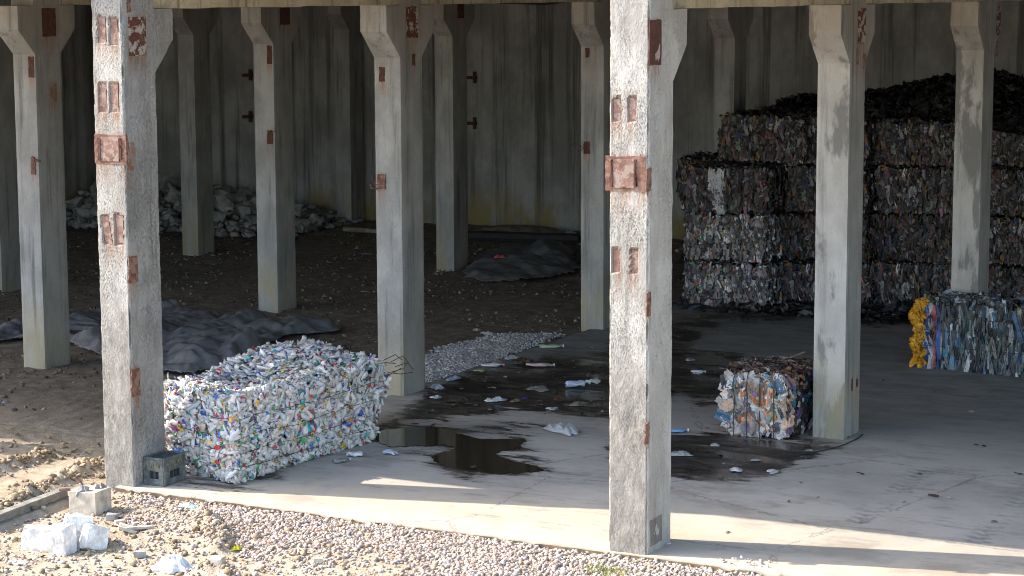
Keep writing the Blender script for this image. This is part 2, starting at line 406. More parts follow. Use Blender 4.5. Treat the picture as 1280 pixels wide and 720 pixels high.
# puddle: still water, a thin film a few millimetres proud of the slab
PP = [(468, 552), (472, 538), (500, 534), (545, 534), (568, 540), (600, 549), (655, 548), (659, 552), (650, 559), (628, 563), (622, 569), (640, 576), (680, 584),
      (677, 587), (655, 590), (628, 592), (590, 589), (555, 582), (540, 574), (546, 567), (568, 563), (572, 560), (555, 556), (520, 557), (490, 559)]
def smooth_poly(P, n=4):
    P = [np.array(p, float) for p in P]
    for _ in range(n):
        Q = []
        for i in range(len(P)):
            a, b = P[i], P[(i+1) % len(P)]; Q += [a*.75+b*.25, a*.25+b*.75]
        P = Q
    return P
PPs = [gp(p[0]+3.0*vn(i*.23, 1)+1.5*vn(i*.9, 7), p[1]+.9*vn(i*.35, 5)+.6*vn(i*1.1, 3), .0095) for i, p in enumerate(smooth_poly(PP, 3))]
n = len(PPs)
low = [q-np.array([0, 0, .02]) for q in PPs]
tag(mesh_obj('puddle', PPs+low, [tuple(range(n))]+[(i, n+i, n+(i+1) % n, (i+1) % n) for i in range(n)], M['water']), kind='structure')

# ------------------------------------------------------------------ stones
def octa_stones(P, S, cols, seed=0):
    r = np.random.default_rng(seed); N = len(P)
    T = np.array([(1,0,0),(-1,0,0),(0,1,0),(0,-1,0),(0,0,1),(0,0,-1),(.6,.6,.55),(-.6,.55,-.5),(.5,-.6,-.55),(-.55,-.6,.6)], float)
    import itertools
    import bmesh
    bm = bmesh.new()
    for t in T: bm.verts.new(t)
    bmesh.ops.convex_hull(bm, input=bm.verts); bm.verts.ensure_lookup_table(); bm.verts.index_update()
    Fh = np.array([[v.index for v in f.verts] for f in bm.faces]); bm.free()
    V = T[None]*(1+r.uniform(-.35, .35, (N, len(T), 1)))
    V = V*r.uniform(.65, 1.2, (N, 1, 3))
    A = r.normal(size=(N, 3, 3)); Q, _ = np.linalg.qr(A)
    V = np.einsum('nij,nkj->nki', Q, V)*S[:, None, None]
    V[:, :, 2] *= .8
    V = V+P[:, None, :]
    Fs = Fh[None]+(np.arange(N)*len(T))[:, None, None]
    fc = np.repeat(cols, len(Fh), 0)
    return V.reshape(-1, 3), Fs.reshape(-1, 3), fc
def gravel(name, n, region, dens, zf, size, pal, seed):
    r = np.random.default_rng(seed)
    x = r.uniform(region[0], region[1], n); y = r.uniform(region[2], region[3], n)
    k = r.uniform(0, 1, n) < dens(x, y); x, y = x[k], y[k]
    S = r.uniform(size[0], size[1], len(x))*r.uniform(.7, 1.15, len(x))
    P = np.stack([x, y, zf(x, y)+S*r.uniform(-.1, .6, len(x))], -1)
    c = np.array(pal)[r.integers(0, len(pal), len(x))]*r.uniform(.7, 1.15, (len(x), 1))
    V, Fs, fc = octa_stones(P, S, c, seed)
    o = mesh_obj(name, V, Fs, M['stones'], fcol=np.clip(fc, 0, .9)); tag(o, kind='stuff'); return o
def front_d(x, y):
    px, py = proj(np.stack([x, y, x*0-.1], -1))
    main = poly_dist(px, py, [(205, 612), (300, 622), (560, 664), (880, 706), (1010, 722), (1100, 740), (860, 745), (560, 722), (455, 690), (400, 682), (330, 700), (285, 668), (240, 640), (170, 640), (150, 615)])
    m = np.clip(.45+main/32+1.0*fbm(x*2.2, y*2.2, 0, 61)+.5*fbm(x*8, y*8, 0, 63), .03, 1)
    return np.where(x > -.06+.026*y, 0, np.maximum(m, .06+.10*np.clip(fbm(x*1.3, y*1.3, 0, 44)+.2, 0, 1)))
o = gravel('crushed_gravel', 72000, (-3.4, .15, -2, 6.4), front_d, ground_h, (.007, .030), [(.44, .34, .26), (.55, .42, .35), (.46, .40, .36), (.56, .49, .43), (.36, .32, .30), (.50, .38, .31)], 5)
tag(o, 'pinkish crushed gravel spread along the front edge of the concrete slab', 'gravel')
STRIP = [gp(*q) for q in ((533, 474), (528, 455), (545, 436), (600, 424), (640, 416), (690, 416), (662, 428), (618, 447), (575, 464))]
STRIP[1:4] = [gp(527, 452), gp(560, 432), gp(610, 420)]
def strip_d(x, y): return np.clip(.6+poly_dist(x, y, [(q[0], q[1]) for q in STRIP])*4+.5*fbm(x*3, y*3, 0, 21), 0, 1)*(y > 6.26)
o = gravel('grey_gravel', 26000, (6.5, 12.6, 6.2, 8.2), strip_d, lambda x, y: ground_h(x, y)+.015+.03*sstep(0, .5, poly_dist(x, y, [(q[0], q[1]) for q in STRIP])), (.014, .03), [(.50, .49, .48), (.6, .58, .56), (.4, .39, .39)], 6)
tag(o, 'strip of pale grey gravel between the slab and the dark soil', 'gravel')
def clod_d(x, y):
    d = np.full(x.shape, 9.)
    for rd in RIDGES:
        for a, b in zip(rd[:-1], rd[1:]):
            ex, ey = b[0]-a[0], b[1]-a[1]; L = ex*ex+ey*ey
            t = np.clip(((x-a[0])*ex+(y-a[1])*ey)/L, 0, 1); d = np.minimum(d, np.hypot(x-a[0]-t*ex, y-a[1]-t*ey))
    return np.clip(np.exp(-(d/.15)**2)*.9+.05, 0, 1)
o = gravel('soil_clods', 26000, (-3.4, 2, 2.5, 11), lambda x, y: clod_d(x, y)*(((x < .0) | (y > 6.4))), ground_h, (.008, .045), [(.40, .31, .21), (.33, .25, .165), (.28, .21, .14)], 8)
tag(o, 'brown clods of churned soil along the furrows beside the front column', 'soil')
o = gravel('soil_debris', 9000, (3, 24, 6.5, 22), lambda x, y: np.where(y > 6.5+.0*x, .8, 0)*(fbm(x*.7, y*.7, 0, 81) > -.1), ground_h, (.01, .045), [(.15, .125, .1), (.22, .19, .15), (.28, .25, .2), (.1, .08, .06), (.13, .105, .08)], 9)
tag(o, 'small crumbs and debris scattered over the dark soil floor', 'debris')
px1, py1 = 928, 704
o = gravel('gravel_heap', 700, (-.6, .6, -1.6, -.5), lambda x, y: np.exp(-(((x-gp(928, 704)[0])/.10)**2+((y-gp(928, 704)[1])/.16)**2))*1.0, lambda x, y: .0+.05*np.exp(-(((x-gp(928, 704)[0])/.08)**2+((y-gp(928, 704)[1])/.12)**2)), (.01, .024), [(.62, .52, .47), (.66, .60, .55)], 11)
tag(o, 'little heap of pink gravel spilled over the slab edge', 'gravel')

# ------------------------------------------------------------------ columns
CU, CV, H = .58, .40, 5.66
def corb(z):
    if z <= 4.41 or z > 5.08: return 0.0
    return .34*min(1, (z-4.41)/.34)
def column_mesh(step, left, right, mats, rough=0.0, pockets=(), seed=0, rusts=()):
    zs = sorted(set(np.round(np.concatenate([np.arange(-.5, H, step*1.3), [4.41, 4.75, 5.08, H]]), 4)))
    rings = [(z, corb(z)) for z in zs]
    rings.insert([z for z, _ in rings].index(5.08)+1, (5.0805, 0.0))
    nu, nv = max(3, int(CU/step)), max(3, int(CV/step))
    V = []; corner = []; side = []
    for z, c in rings:
        x0, x1 = (-c if left else 0), CU+(c if right else 0)
        for i in range(nu): V.append((x0+(x1-x0)*i/nu, 0, z)); side.append(0); corner.append(i == 0)
        for i in range(nv): V.append((x1, CV*i/nv, z)); side.append(1); corner.append(i == 0)
        for i in range(nu): V.append((x1-(x1-x0)*i/nu, CV, z)); side.append(2); corner.append(i == 0)
        for i in range(nv): V.append((x0, CV-CV*i/nv, z)); side.append(3); corner.append(i == 0)
    V = np.array(V); corner = np.array(corner); side = np.array(side); P = V.copy()
    ring = 2*(nu+nv)
    ctr = np.array([CU/2, CV/2])
    dirc = np.sign(V[:, :2]-ctr)
    chip = .007+np.clip(vn(V[:, 2]*7, dirc[:, 0]*3+5, dirc[:, 1]*5+9, seed)-.15, 0, 1)*.040*(rough > .003)+np.clip(vn(V[:, 2]*23, dirc[:, 0]*3+5, dirc[:, 1]*5, seed+3), 0, 1)*(.010 if rough > .003 else .002)
    P[:, :2] -= dirc*(corner*chip)[:, None]
    if rough:
        nrm = np.zeros((len(V), 2)); nrm[side == 0] = (0, -1); nrm[side == 1] = (1, 0); nrm[side == 2] = (0, 1); nrm[side == 3] = (-1, 0)
        a = fbm(V[:, 0]*9, V[:, 1]*9, V[:, 2]*6, seed+7, 4)*rough
        P[:, :2] += nrm*(a*(~corner))[:, None]
    for (fc, a0, a1, z0, z1, dep, til) in pockets:
        t = (V[:, 2]-z0)/(z1-z0)
        if fc == 'L':
            wob = .006*vn(V[:, 2]*30, 3, a0*7)
            k = (side == 3) & (~corner) & (V[:, 1] > a0+til*t+wob) & (V[:, 1] < a1+til*t+wob) & (V[:, 2] > z0) & (V[:, 2] < z1+.012*vn(V[:, 1]*40, 8, z0)); P[k, 0] = dep
        else:
            k = (side == 0) & (~corner) & (V[:, 0] > a0) & (V[:, 0] < a1) & (V[:, 2] > z0) & (V[:, 2] < z1); P[k, 1] = dep
    ru = np.zeros(len(V)+1)
    for (fc, a0, a1, z0, z1) in rusts:
        s_ = 3 if fc == 'L' else 0; co = V[:, 1] if fc == 'L' else V[:, 0]
        hz_ = np.clip(1-np.maximum(np.maximum(a0-co, co-a1), 0)/.03, 0, 1); dz = z0-V[:, 2]
        ru[:-1] = np.maximum(ru[:-1], (side == s_)*hz_*np.where(dz > 0, np.clip(1-dz/.32, 0, 1)**1.5, np.clip(1-(V[:, 2]-z1)/.04, 0, 1)*.8))
    Fs = []; fm = []
    for j in range(len(rings)-1):
        for i in range(ring):
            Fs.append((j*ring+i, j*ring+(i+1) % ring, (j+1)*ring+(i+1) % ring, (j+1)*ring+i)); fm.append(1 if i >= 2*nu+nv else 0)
    top = len(V); P = np.concatenate([P, [(CU/2, CV/2, H)]])
    for i in range(ring): Fs.append(((len(rings)-1)*ring+i, (len(rings)-1)*ring+(i+1) % ring, top, top)[:3]); fm.append(0)
    return P, Fs, fm, ru
def plate(parent, fc, box, mat, name='steel_plate', off=.004, thick=.012, tilt=0.0, label=None, org=None, rag=0.0):
    """box = four photo pixels measured on that face; stored in the column's own coordinates"""
    cx, cy = parent.location[0], parent.location[1]
    x0, y0, x1, y1 = box
    if fc == 'L':
        a, b = on_x(x0, y1, cx), on_x(x1, y0, cx)
        ya, yb = sorted((a[1]-cy, b[1]-cy)); za, zb = sorted((a[2], b[2]))
        V = [(-off, ya, za), (-off, yb, za), (-off, yb+tilt, zb), (-off, ya+tilt, zb)]; back = (thick, 0, 0)
    else:
        a, b = on_y(x0, y1, cy), on_y(x1, y0, cy)
        xa, xb = sorted((a[0]-cx, b[0]-cx)); za, zb = sorted((a[2], b[2]))
        V = [(xa, -off, za), (xb, -off, za), (xb, -off, zb), (xa, -off, zb)]; back = (0, thick, 0)
    V = np.array(V, float)
    # ragged outline so the metal reads corroded
    P = []
    for i in range(4):
        p, q = V[i], V[(i+1) % 4]; m = 7 if i % 2 else 4
        for t in range(m):
            w = p+(q-p)*t/m; w = w+(rng.normal(0, .0035+rag, 3) if t else 0)
            if fc == 'L': w[0] = -off
            else: w[1] = -off
            P.append(w)
    P = np.array(P); n = len(P); B = P+np.array(back)
    Fs = [tuple(range(n)), tuple(range(2*n-1, n-1, -1))]+[(i, n+i, n+(i+1) % n, (i+1) % n) for i in range(n)]
    o = mesh_obj(name, np.concatenate([P, B]), Fs, M[mat], parent)
    if label: o['label'] = label
    return o
def rect(fc, box, cx, cy):
    x0, y0, x1, y1 = box
    a, b = (on_x(x0, y1, cx), on_x(x1, y0, cx)) if fc == 'L' else (on_y(x0, y1, cy), on_y(x1, y0, cy))
    i = 1 if fc == 'L' else 0; c = (cx, cy)[i]
    return min(a[i], b[i])-c, max(a[i], b[i])-c, min(a[2], b[2]), max(a[2], b[2])
def column(label, base, step=.07, left=True, right=True, mats=('col_shaded_side', 'col'), rough=0.0, pockets=(), seed=0, me=None, rusts=()):
    if me is None:
        P, Fs, fm, ru = column_mesh(step, left, right, mats, rough, pockets, seed, rusts)
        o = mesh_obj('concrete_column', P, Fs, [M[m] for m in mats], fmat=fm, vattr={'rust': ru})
    else:
        o = bpy.data.objects.new('concrete_column', me); COL.objects.link(o)
    o.location = (float(base[0]), float(base[1]), 0)
    return tag(o, label, 'column', 'concrete columns holding up the shed roof')
A0, C0, D0, E0 = (.17, 6.02), (-.02, -.04), (6.03, 6.05), (5.84, -.02)
sl_a = [((122, 20, 131, 53), 0), ((137, 22, 146, 56), 0), ((123, 104, 132, 141), 0), ((137, 103, 147, 141), 0), ((130, 269, 139, 305), .045), ((144, 268, 153, 305), 0)]
sl_c = [((765, 122, 775, 153), 0), ((785, 121, 795, 153), 0), ((765, 311, 775, 342), 0), ((788, 311, 797, 342), 0)]
pk = []
for b, t in sl_a: r4 = rect('L', b, *A0); pk.append(('L', *r4, .028, t))
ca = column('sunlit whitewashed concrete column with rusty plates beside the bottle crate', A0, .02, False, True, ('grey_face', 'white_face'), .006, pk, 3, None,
            [('L', *rect('L', b, *A0)) for b in [q[0] for q in sl_a]+[(119, 169, 157, 204)]]+[('R', *rect('R', b, *A0)) for b in ((161, 21, 181, 70), (159, 178, 166, 213), (161, 319, 170, 354), (165, 458, 174, 497))])
pk = []
for b, t in sl_c: r4 = rect('L', b, *C0); pk.append(('L', *r4, .028, t))
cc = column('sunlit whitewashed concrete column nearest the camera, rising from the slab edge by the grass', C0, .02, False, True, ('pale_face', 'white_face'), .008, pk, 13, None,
            [('L', *rect('L', b, *C0)) for b in [q[0] for q in sl_c]+[(757, 196, 806, 238)]]+[('R', *rect('R', b, *C0)) for b in ((811, 25, 826, 82), (807, 210, 814, 240), (808, 365, 813, 396), (806, 527, 811, 556))])
def shrink(b, k=1.2): return (b[0]+k, b[1]+k*1.3, b[2]-k*.4, b[3]-k*.5)
for b, t in sl_a: plate(ca, 'L', shrink(b), 'rust_pink', 'steel_strip', off=-.014, thick=.012, tilt=t)
for b, t in sl_c: plate(cc, 'L', shrink(b), 'rust_pink', 'steel_strip', off=-.014, thick=.012, tilt=t)
def big_plate(col, box, inner):
    p = plate(col, 'L', box, 'rust', off=.005, thick=.03, label='large square rusty plate across the white face')
    q = plate(col, 'L', inner, 'rust_pink', 'inner_panel', off=.010, thick=.01); q.parent = p
    for bx in ((inner[0]-3.0, inner[1]+1, inner[0]-.5, inner[3]-1), (inner[2]+.5, inner[1]+1, inner[2]+3.0, inner[3]-1)):
        r = plate(col, 'L', bx, 'rust_dark', 'weld_bar', off=.017, thick=.016, rag=.004); r.parent = p
    return p
big_plate(ca, (119, 169, 157.5, 204), (126.5, 172, 149, 201))
big_plate(cc, (757, 196, 806.5, 238), (767, 199, 793, 234))
plate(ca, 'R', (161.5, 21, 181.5, 70), 'rust_flaky', label='dark plate with flaking white paint')
plate(ca, 'R', (159, 0, 163, 16), 'rust', rag=.006)
plate(ca, 'R', (159.5, 178, 167, 213), 'rust_stain', off=.003, rag=.012)
plate(ca, 'R', (161.5, 319, 171.5, 354), 'rust', rag=.006)
plate(ca, 'R', (165, 458, 174.5, 497), 'rust', rag=.008)
plate(cc, 'R', (811.5, 25, 826.5, 82), 'rust_dark', label='tall dark rusty plate near the top')
plate(cc, 'R', (807.5, 210, 814, 240), 'rust')
plate(cc, 'R', (808, 365, 813.5, 396), 'rust')
plate(cc, 'R', (806.5, 527, 811.5, 556), 'rust', rag=.006)
plate(cc, 'R', (812, 643, 827, 684), 'mortar', 'mortar_patch', off=.004)

inner = {}
def col_set(key, label, base, plates, mats=('col_shaded_side', 'col'), seed=0, step=.05):
    o = column(label, base, step, True, True, mats, .0025, (), seed, None, [(p[0], *rect(p[0], p[1], base[0], base[1])) for p in plates])
    for p in plates: plate(o, *p)
    inner[key] = o; return o
col_set('D', 'clean grey concrete column standing right behind the far end of the white bale', D0,
        [('L', (474, 84, 481, 102), 'rust_dark'), ('L', (473, 218, 482, 236), 'rust', 'bracket_plate', .02, .025), ('R', (508, 8, 522, 48), 'rust_flaky'), ('R', (515, 68, 519, 82), 'rust_dark', 'steel_strip', .003, .01, 0, None, None, .006)], seed=21)
col_set('E', 'concrete column with dark damp patches touching the small orange and white bale', E0,
        [('R', (1072, 10, 1082.5, 55), 'rust_flaky'), ('R', (1070, 62, 1073.5, 80), 'rust_stain', 'rust_streak', .003, .01, 0, None, None, .004), ('R', (1078, 66, 1082, 86), 'rust_stain', 'rust_streak', .003, .01, 0, None, None, .004),
         ('R', (1064, 473, 1066, 489), 'rust_dark', 'steel_strip', .003, .01), ('R', (1070, 473, 1072.5, 484), 'rust_dark', 'steel_strip', .003, .01)], ('col_shaded_side', 'col_damp'), 22)
col_set('F', 'concrete column with smeared damp patches rising behind the blue bale with yellow bags', (11.75, -.01),
        [('R', (1245, 8, 1251, 44), 'rust_flaky'), ('R', (1245, 52, 1248, 70), 'rust_stain', 'rust_streak', .003, .01, 0, None, None, .004)], ('col_shaded_side', 'col_damp'), 23)
col_set('J', 'concrete column at the far end of the gravel strip, half hidden by the nearest column', (12.28, 6.04),
        [('L', (732, 60, 737, 72), 'rust_dark'), ('L', (730, 177, 737, 192), 'rust_dark', 'bracket_plate', .02, .025)], ('col_shaded_side', 'col'), 24)
col_set('H', 'shaded concrete column on the soil rising from the left dark tarp', (5.80, 11.78),
        [('L', (36, 71, 42, 97), 'rust_dark'), ('L', (40, 196, 44, 218), 'rust', 'bracket_plate', .02, .025), ('R', (53, 10, 69, 46), 'rust_dark'), ('R', (64, 105, 71, 128), 'rust_stain', 'rust_streak', .003, .01, 0, None, None, .006)], seed=25)
col_set('B', 'shaded concrete column on the soil straight behind the large dark tarp', (11.84, 11.79),
        [('L', (334, 57, 339.5, 80), 'rust_dark'), ('L', (335, 163, 340.5, 180), 'rust_dark', 'bracket_plate', .02, .025), ('R', (350, 9, 362, 31), 'rust_dark')], seed=26)
col_set('I', 'slim shaded concrete column beside the small tarp bundle in the middle of the shed', (17.90, 11.74),
        [('R', (572, 3, 580, 23), 'rust_dark')], seed=27, step=.08)
base = inner['B'].data
col_set('K', 'shaded concrete column furthest left, cut by the edge of the photo', (11.80, 17.60), [], seed=28, step=.08)
col_set('G', 'shaded concrete column with a yellowish foot in front of the rubble heap', (17.84, 17.61), [], seed=29, step=.08)
col_set('L', 'dim concrete column against the end wall at the right end of the rubble', (23.85, 17.62), [], seed=30, step=.08)
col_set('N', 'dim concrete column rising behind the tall stack of bales', (17.80, 6.03), [], seed=31, step=.08)
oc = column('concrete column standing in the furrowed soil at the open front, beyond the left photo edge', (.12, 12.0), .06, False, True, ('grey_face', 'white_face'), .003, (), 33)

# bracket wires and hooks on columns
def wires(col, pts, r=.006, name='bent_rebar'):
    m = MB(); cx, cy = col.location[0], col.location[1]
    m.tube([np.array(p)-np.array([cx, cy, 0]) for p in pts], r, 6)
    return m.obj(name, M['rust'], col)
def pts_on(col, px, dx=-.05): return [on_x(x, y, col.location[0]+d) for (x, y, d) in px]
wires(inner['D'], pts_on(inner['D'], [(476, 232, 0), (468, 230, -.06), (464, 222, -.1), (466, 218, -.08)]))
wires(inner['D'], pts_on(inner['D'], [(480, 234, 0), (472, 236, -.05), (464, 235, -.1), (463, 230, -.1)]), .014)
wires(inner['J'], pts_on(inner['J'], [(733, 186, 0), (726, 183, -.06), (719, 179, -.12), (712, 182, -.16)]))
wires(inner['J'], pts_on(inner['J'], [(733, 184, 0), (727, 187, -.05), (722, 190, -.1)]))
wires(inner['H'], pts_on(inner['H'], [(42, 200, 0), (47, 201, -.05), (50, 202, -.06)]), .018)
wires(inner['B'], pts_on(inner['B'], [(338, 165, 0), (344, 164, -.05), (346, 167, -.06)]))

# beams along the rows, resting on the corbels
def beam(label, x0, x1, y, seed):
    n = int((x1-x0)/.1); V = []; Fs = []
    for i in range(n+1):
        x = x0+(x1-x0)*i/n; w = .012*fbm(x*3, seed, 0, 2)
        for (yy, zz) in ((.03, 5.085), (.37, 5.085), (.37, 5.655), (.03, 5.655)): V.append((x, y+yy+(.006*vn(x*4, zz, seed)), zz+(w if zz < 5.2 else 0)))
    for i in range(n):
        for k in range(4): Fs.append((i*4+k, i*4+(k+1) % 4, i*4+4+(k+1) % 4, i*4+4+k))
    Fs += [(3, 2, 1, 0), (n*4, n*4+1, n*4+2, n*4+3)]
    return tag(mesh_obj('concrete_beam', V, Fs, M['beam']), label, 'beam', 'roof beams along the column rows')
beam('pale concrete beam over the gap between the nearest column and the damp column', .575, 5.83, -.02, 1)
beam('pale concrete beam between the damp column and the column behind the blue bale', 6.43, 11.74, -.01, 2)
beam('concrete beam running right from the column behind the blue bale', 12.34, 18, 0, 3)
beam('pale concrete beam over the white bale, from the crate column to the grey column', .76, 6.02, 6.04, 4)
beam('concrete beam from the grey column back to the column by the gravel strip', 6.62, 12.27, 6.05, 5)
beam('concrete beam over the bale stack from the gravel column to the dim column', 12.87, 17.79, 6.04, 6)
beam('concrete beam over the tarp between the two left soil columns', 6.39, 11.83, 11.79, 7)
beam('concrete beam from the soil column to the slim column in the middle', 12.43, 17.89, 11.77, 8)

# roof and walls
m = MB(); m.box((-.05, -22, 5.662), (25.4, 25.2, 5.86)); tag(m.obj('shed_roof', M['wall']), 'flat concrete roof slab over the whole shed, front edge casting the shadow line', 'roof')
def wall(name, label, a, b, thick, nx, seed):
    L = math.hypot(b[0]-a[0], b[1]-a[1]); n = int(L/.12); ex, ey = (b[0]-a[0])/L, (b[1]-a[1])/L; tx, ty = -ey, ex
    zs = np.linspace(-.4, 5.66, 30); t = np.linspace(0, L, n+1)
    T, Zz = np.meshgrid(t, zs, indexing='ij')
    off = .05*(np.abs(((T/.95) % 1)-.5) < .42) + .012*fbm(T*1.5, Zz*1.5, 0, seed)      # shallow vertical panels
    off -= .02*(np.abs((T/2.85) % 1 - .5) < .02)
    P1 = np.stack([a[0]+ex*T+tx*off, a[1]+ey*T+ty*off, Zz], -1).reshape(-1, 3)
    P2 = P1.copy(); P2[:, 0] = (a[0]+ex*T-tx*thick).ravel(); P2[:, 1] = (a[1]+ey*T-ty*thick).ravel()
    ny = len(zs); i = np.arange((n+1)*ny).reshape(n+1, ny)
    q = np.stack([i[:-1, :-1], i[1:, :-1], i[1:, 1:], i[:-1, 1:]], -1).reshape(-1, 4)
    q2 = q[:, ::-1]+len(P1)
    o = mesh_obj(name, np.concatenate([P1, P2]), np.concatenate([q, q2]), M['wall'])
    return tag(o, label, 'wall')
wall('concrete_wall', 'tall stained concrete panel wall closing the far end of the shed', (24.6, -22), (24.6, 24.6), .25, 0, 3)
wall('concrete_wall', 'dim concrete wall along the left side of the shed behind the rubble', (24.5, 24.3), (3.0, 24.3), .25, 0, 9)
wall('concrete_wall', 'unseen concrete wall added right of the shed to dim its inner columns', (15.0, -12), (24.5, -12), .25, 0, 13)  # added out of view to cut the side light on the deep columns
# steel brackets on the end wall
for (x, y) in ((590, 95), (590, 152), (310, 92), (310, 144)):
    p = on_x(x, y, 24.52); m = MB(); m.box((p[0]-.10, p[1]-.12, p[2]-.07), (p[0]+.02, p[1]+.10, p[2]+.0)); m.box((p[0]-.04, p[1]-.10, p[2]-.16), (p[0]+.02, p[1]-.04, p[2]+.1))
    lab = {(590, 95): 'upper rusty bracket on the end wall right of the slim middle column', (590, 152): 'lower rusty bracket on the end wall right of the slim middle column',
           (310, 92): 'upper dark bracket on the end wall above the rubble heap', (310, 144): 'lower dark bracket on the end wall above the rubble heap'}[(x, y)]
    tag(m.obj('wall_bracket', M['rust_dark']), lab, 'bracket', 'steel brackets on the end wall')

# ------------------------------------------------------------------ bales
def cube_pts(n, r, faces, w):
    """random points on the unit box: returns p in [0,1]^3, normal, up"""
    fi = r.choice(len(faces), n, p=np.array(w)/sum(w)); a, b = r.uniform(0, 1, n), r.uniform(0, 1, n)
    P = np.zeros((n, 3)); N = np.zeros((n, 3))
    for q, f in enumerate(faces):
        k = fi == q; ax, s = f; o = [i for i in range(3) if i != ax]
        P[k, ax] = s; P[k, o[0]] = a[k]; P[k, o[1]] = b[k]; N[k, ax] = 1 if s else -1
    return P, N
BOXF = [(0, 0), (0, 1), (1, 0), (1, 1), (2, 1)]
def flakes(P, N, w, h, ang, amp, cols, r, nx=4, ny=5, up=(0, 0, 1), edge=.0, nz=.35, jt=.07):
    n = len(P); up = np.tile(np.array(up, float), (n, 1)); hz = np.abs(N[:, 2]) > .7
    up[hz] = (1, 0, 0)
    T = np.cross(up, N); T /= np.linalg.norm(T, axis=1)[:, None]+1e-9; Bn = np.cross(N, T)
    ca, sa = np.cos(ang)[:, None], np.sin(ang)[:, None]
    T2, B2 = T*ca+Bn*sa, Bn*ca-T*sa
    a, b = np.meshgrid(np.linspace(-.5, .5, nx), np.linspace(-.5, .5, ny), indexing='ij'); a, b = a.ravel(), b.ravel()
    m = nx*ny
    jit = r.normal(0, jt, (n, m, 2))
    aa, bb = a[None]+jit[:, :, 0], b[None]+jit[:, :, 1]
    k1, k2, p1, p2 = r.uniform(3, 11, (n, 1)), r.uniform(2, 7, (n, 1)), r.uniform(0, 6.3, (n, 1)), r.uniform(0, 6.3, (n, 1))
    off = (np.sin(aa*k1+p1)*.6+np.sin(bb*k2+p2+aa*3)*.4+r.normal(0, nz, (n, m)))*amp[:, None]
    off = off-edge*(np.maximum(np.abs(a), np.abs(b))[None] > .45)*amp[:, None]
    V = P[:, None]+T2[:, None]*(aa*w[:, None])[..., None]+B2[:, None]*(bb*h[:, None])[..., None]+N[:, None]*off[..., None]
    i = np.arange(m).reshape(nx, ny)
    q = np.stack([i[:-1, :-1], i[1:, :-1], i[1:, 1:], i[:-1, 1:]], -1).reshape(-1, 4)
    Fs = (q[None]+(np.arange(n)*m)[:, None, None]).reshape(-1, 4)
    fc = np.repeat(cols, len(q), 0)*r.uniform(.8, 1.15, (n*len(q), 1))
    return V.reshape(-1, 3), Fs, np.clip(fc, 0, .92)
def bottles(P, N, L, rad, cols, r, flat=.55, align=.75):
    """squashed bottles: short lathe bodies crushed along one axis, with shoulder and neck and cap ring"""
    n = len(P); seg = 7
    prof = np.array([(-.5, .0), (-.5, .8), (-.35, 1.0), (.05, .95), (.25, .85), (.36, .38), (.42, .34), (.5, .34), (.5, 0)])
    m = len(prof)*seg
    ax = r.normal(size=(n, 3)); ax -= (ax*N).sum(1)[:, None]*N*align; ax /= np.linalg.norm(ax, axis=1)[:, None]
    c1 = np.cross(ax, N+r.normal(0, .35, (n, 3))); c1 /= np.linalg.norm(c1, axis=1)[:, None]; c2 = np.cross(ax, c1)
    th = np.arange(seg)*2*math.pi/seg
    t = np.repeat(prof[:, 0], seg); rr = np.repeat(prof[:, 1], seg); an = np.tile(th, len(prof))
    fl = r.uniform(flat*.6, flat*1.4, (n, 1))
    bend = r.normal(0, .25, (n, 1))
    crush = 1+r.normal(0, .22, (n, m))
    lx = t[None]*L[:, None]+r.normal(0, .03, (n, m))*L[:, None]
    ly = rr[None]*np.cos(an)[None]*rad[:, None]*crush*1.25+bend*(t[None]**2)*L[:, None]
    lz = rr[None]*np.sin(an)[None]*rad[:, None]*crush*fl
    V = P[:, None]+ax[:, None]*lx[..., None]+c1[:, None]*ly[..., None]+c2[:, None]*lz[..., None]
    i = np.arange(m).reshape(len(prof), seg); q = []
    for a in range(len(prof)-1):
        for b in range(seg): q.append((i[a, b], i[a, (b+1) % seg], i[a+1, (b+1) % seg], i[a+1, b]))
    q = np.array(q); Fs = (q[None]+(np.arange(n)*m)[:, None, None]).reshape(-1, 4)
    fc = np.repeat(cols[:, None], len(q), 1)
    cap = np.arange(len(q)) >= 6*seg
    capc = np.array([(.7, .7, .7), (.75, .74, .72), (.05, .13, .5), (.6, .05, .05), (.05, .35, .12), (.7, .45, .05), (.7, .7, .7)])[r.integers(0, 7, n)]
    fc[:, cap] = capc[:, None]
    return V.reshape(-1, 3), Fs, np.clip(fc.reshape(-1, 3), 0, .92)
def join(parts):
    V = []; Fs = []; C = []; b = 0
    for v, f, c in parts: V.append(v); Fs.append(f+b); C.append(c); b += len(v)
    return np.concatenate(V), np.concatenate(Fs), np.concatenate(C)
def core_box(mapf, col, n=10, inset=.035):
    V = []; Fs = []
    for ax in range(3):
        for s in (0, 1):
            b = len(V); o = [i for i in range(3) if i != ax]
            for i in range(n+1):
                for j in range(n+1):
                    p = [0, 0, 0]; p[ax] = inset+s*(1-2*inset); p[o[0]] = inset+(1-2*inset)*i/n; p[o[1]] = inset+(1-2*inset)*j/n; V.append(p)
            for i in range(n):
                for j in range(n): Fs.append((b+i*(n+1)+j, b+(i+1)*(n+1)+j, b+(i+1)*(n+1)+j+1, b+i*(n+1)+j+1))
    return mapf(np.array(V)), np.array(Fs), np.tile(np.array(col), (len(Fs), 1))
def pick(pal, wts, n, r, lo=.75, hi=1.15):
    w = np.array(wts, float); k = r.choice(len(pal), n, p=w/w.sum())
    return np.array(pal)[k]*r.uniform(lo, hi, (n, 1))

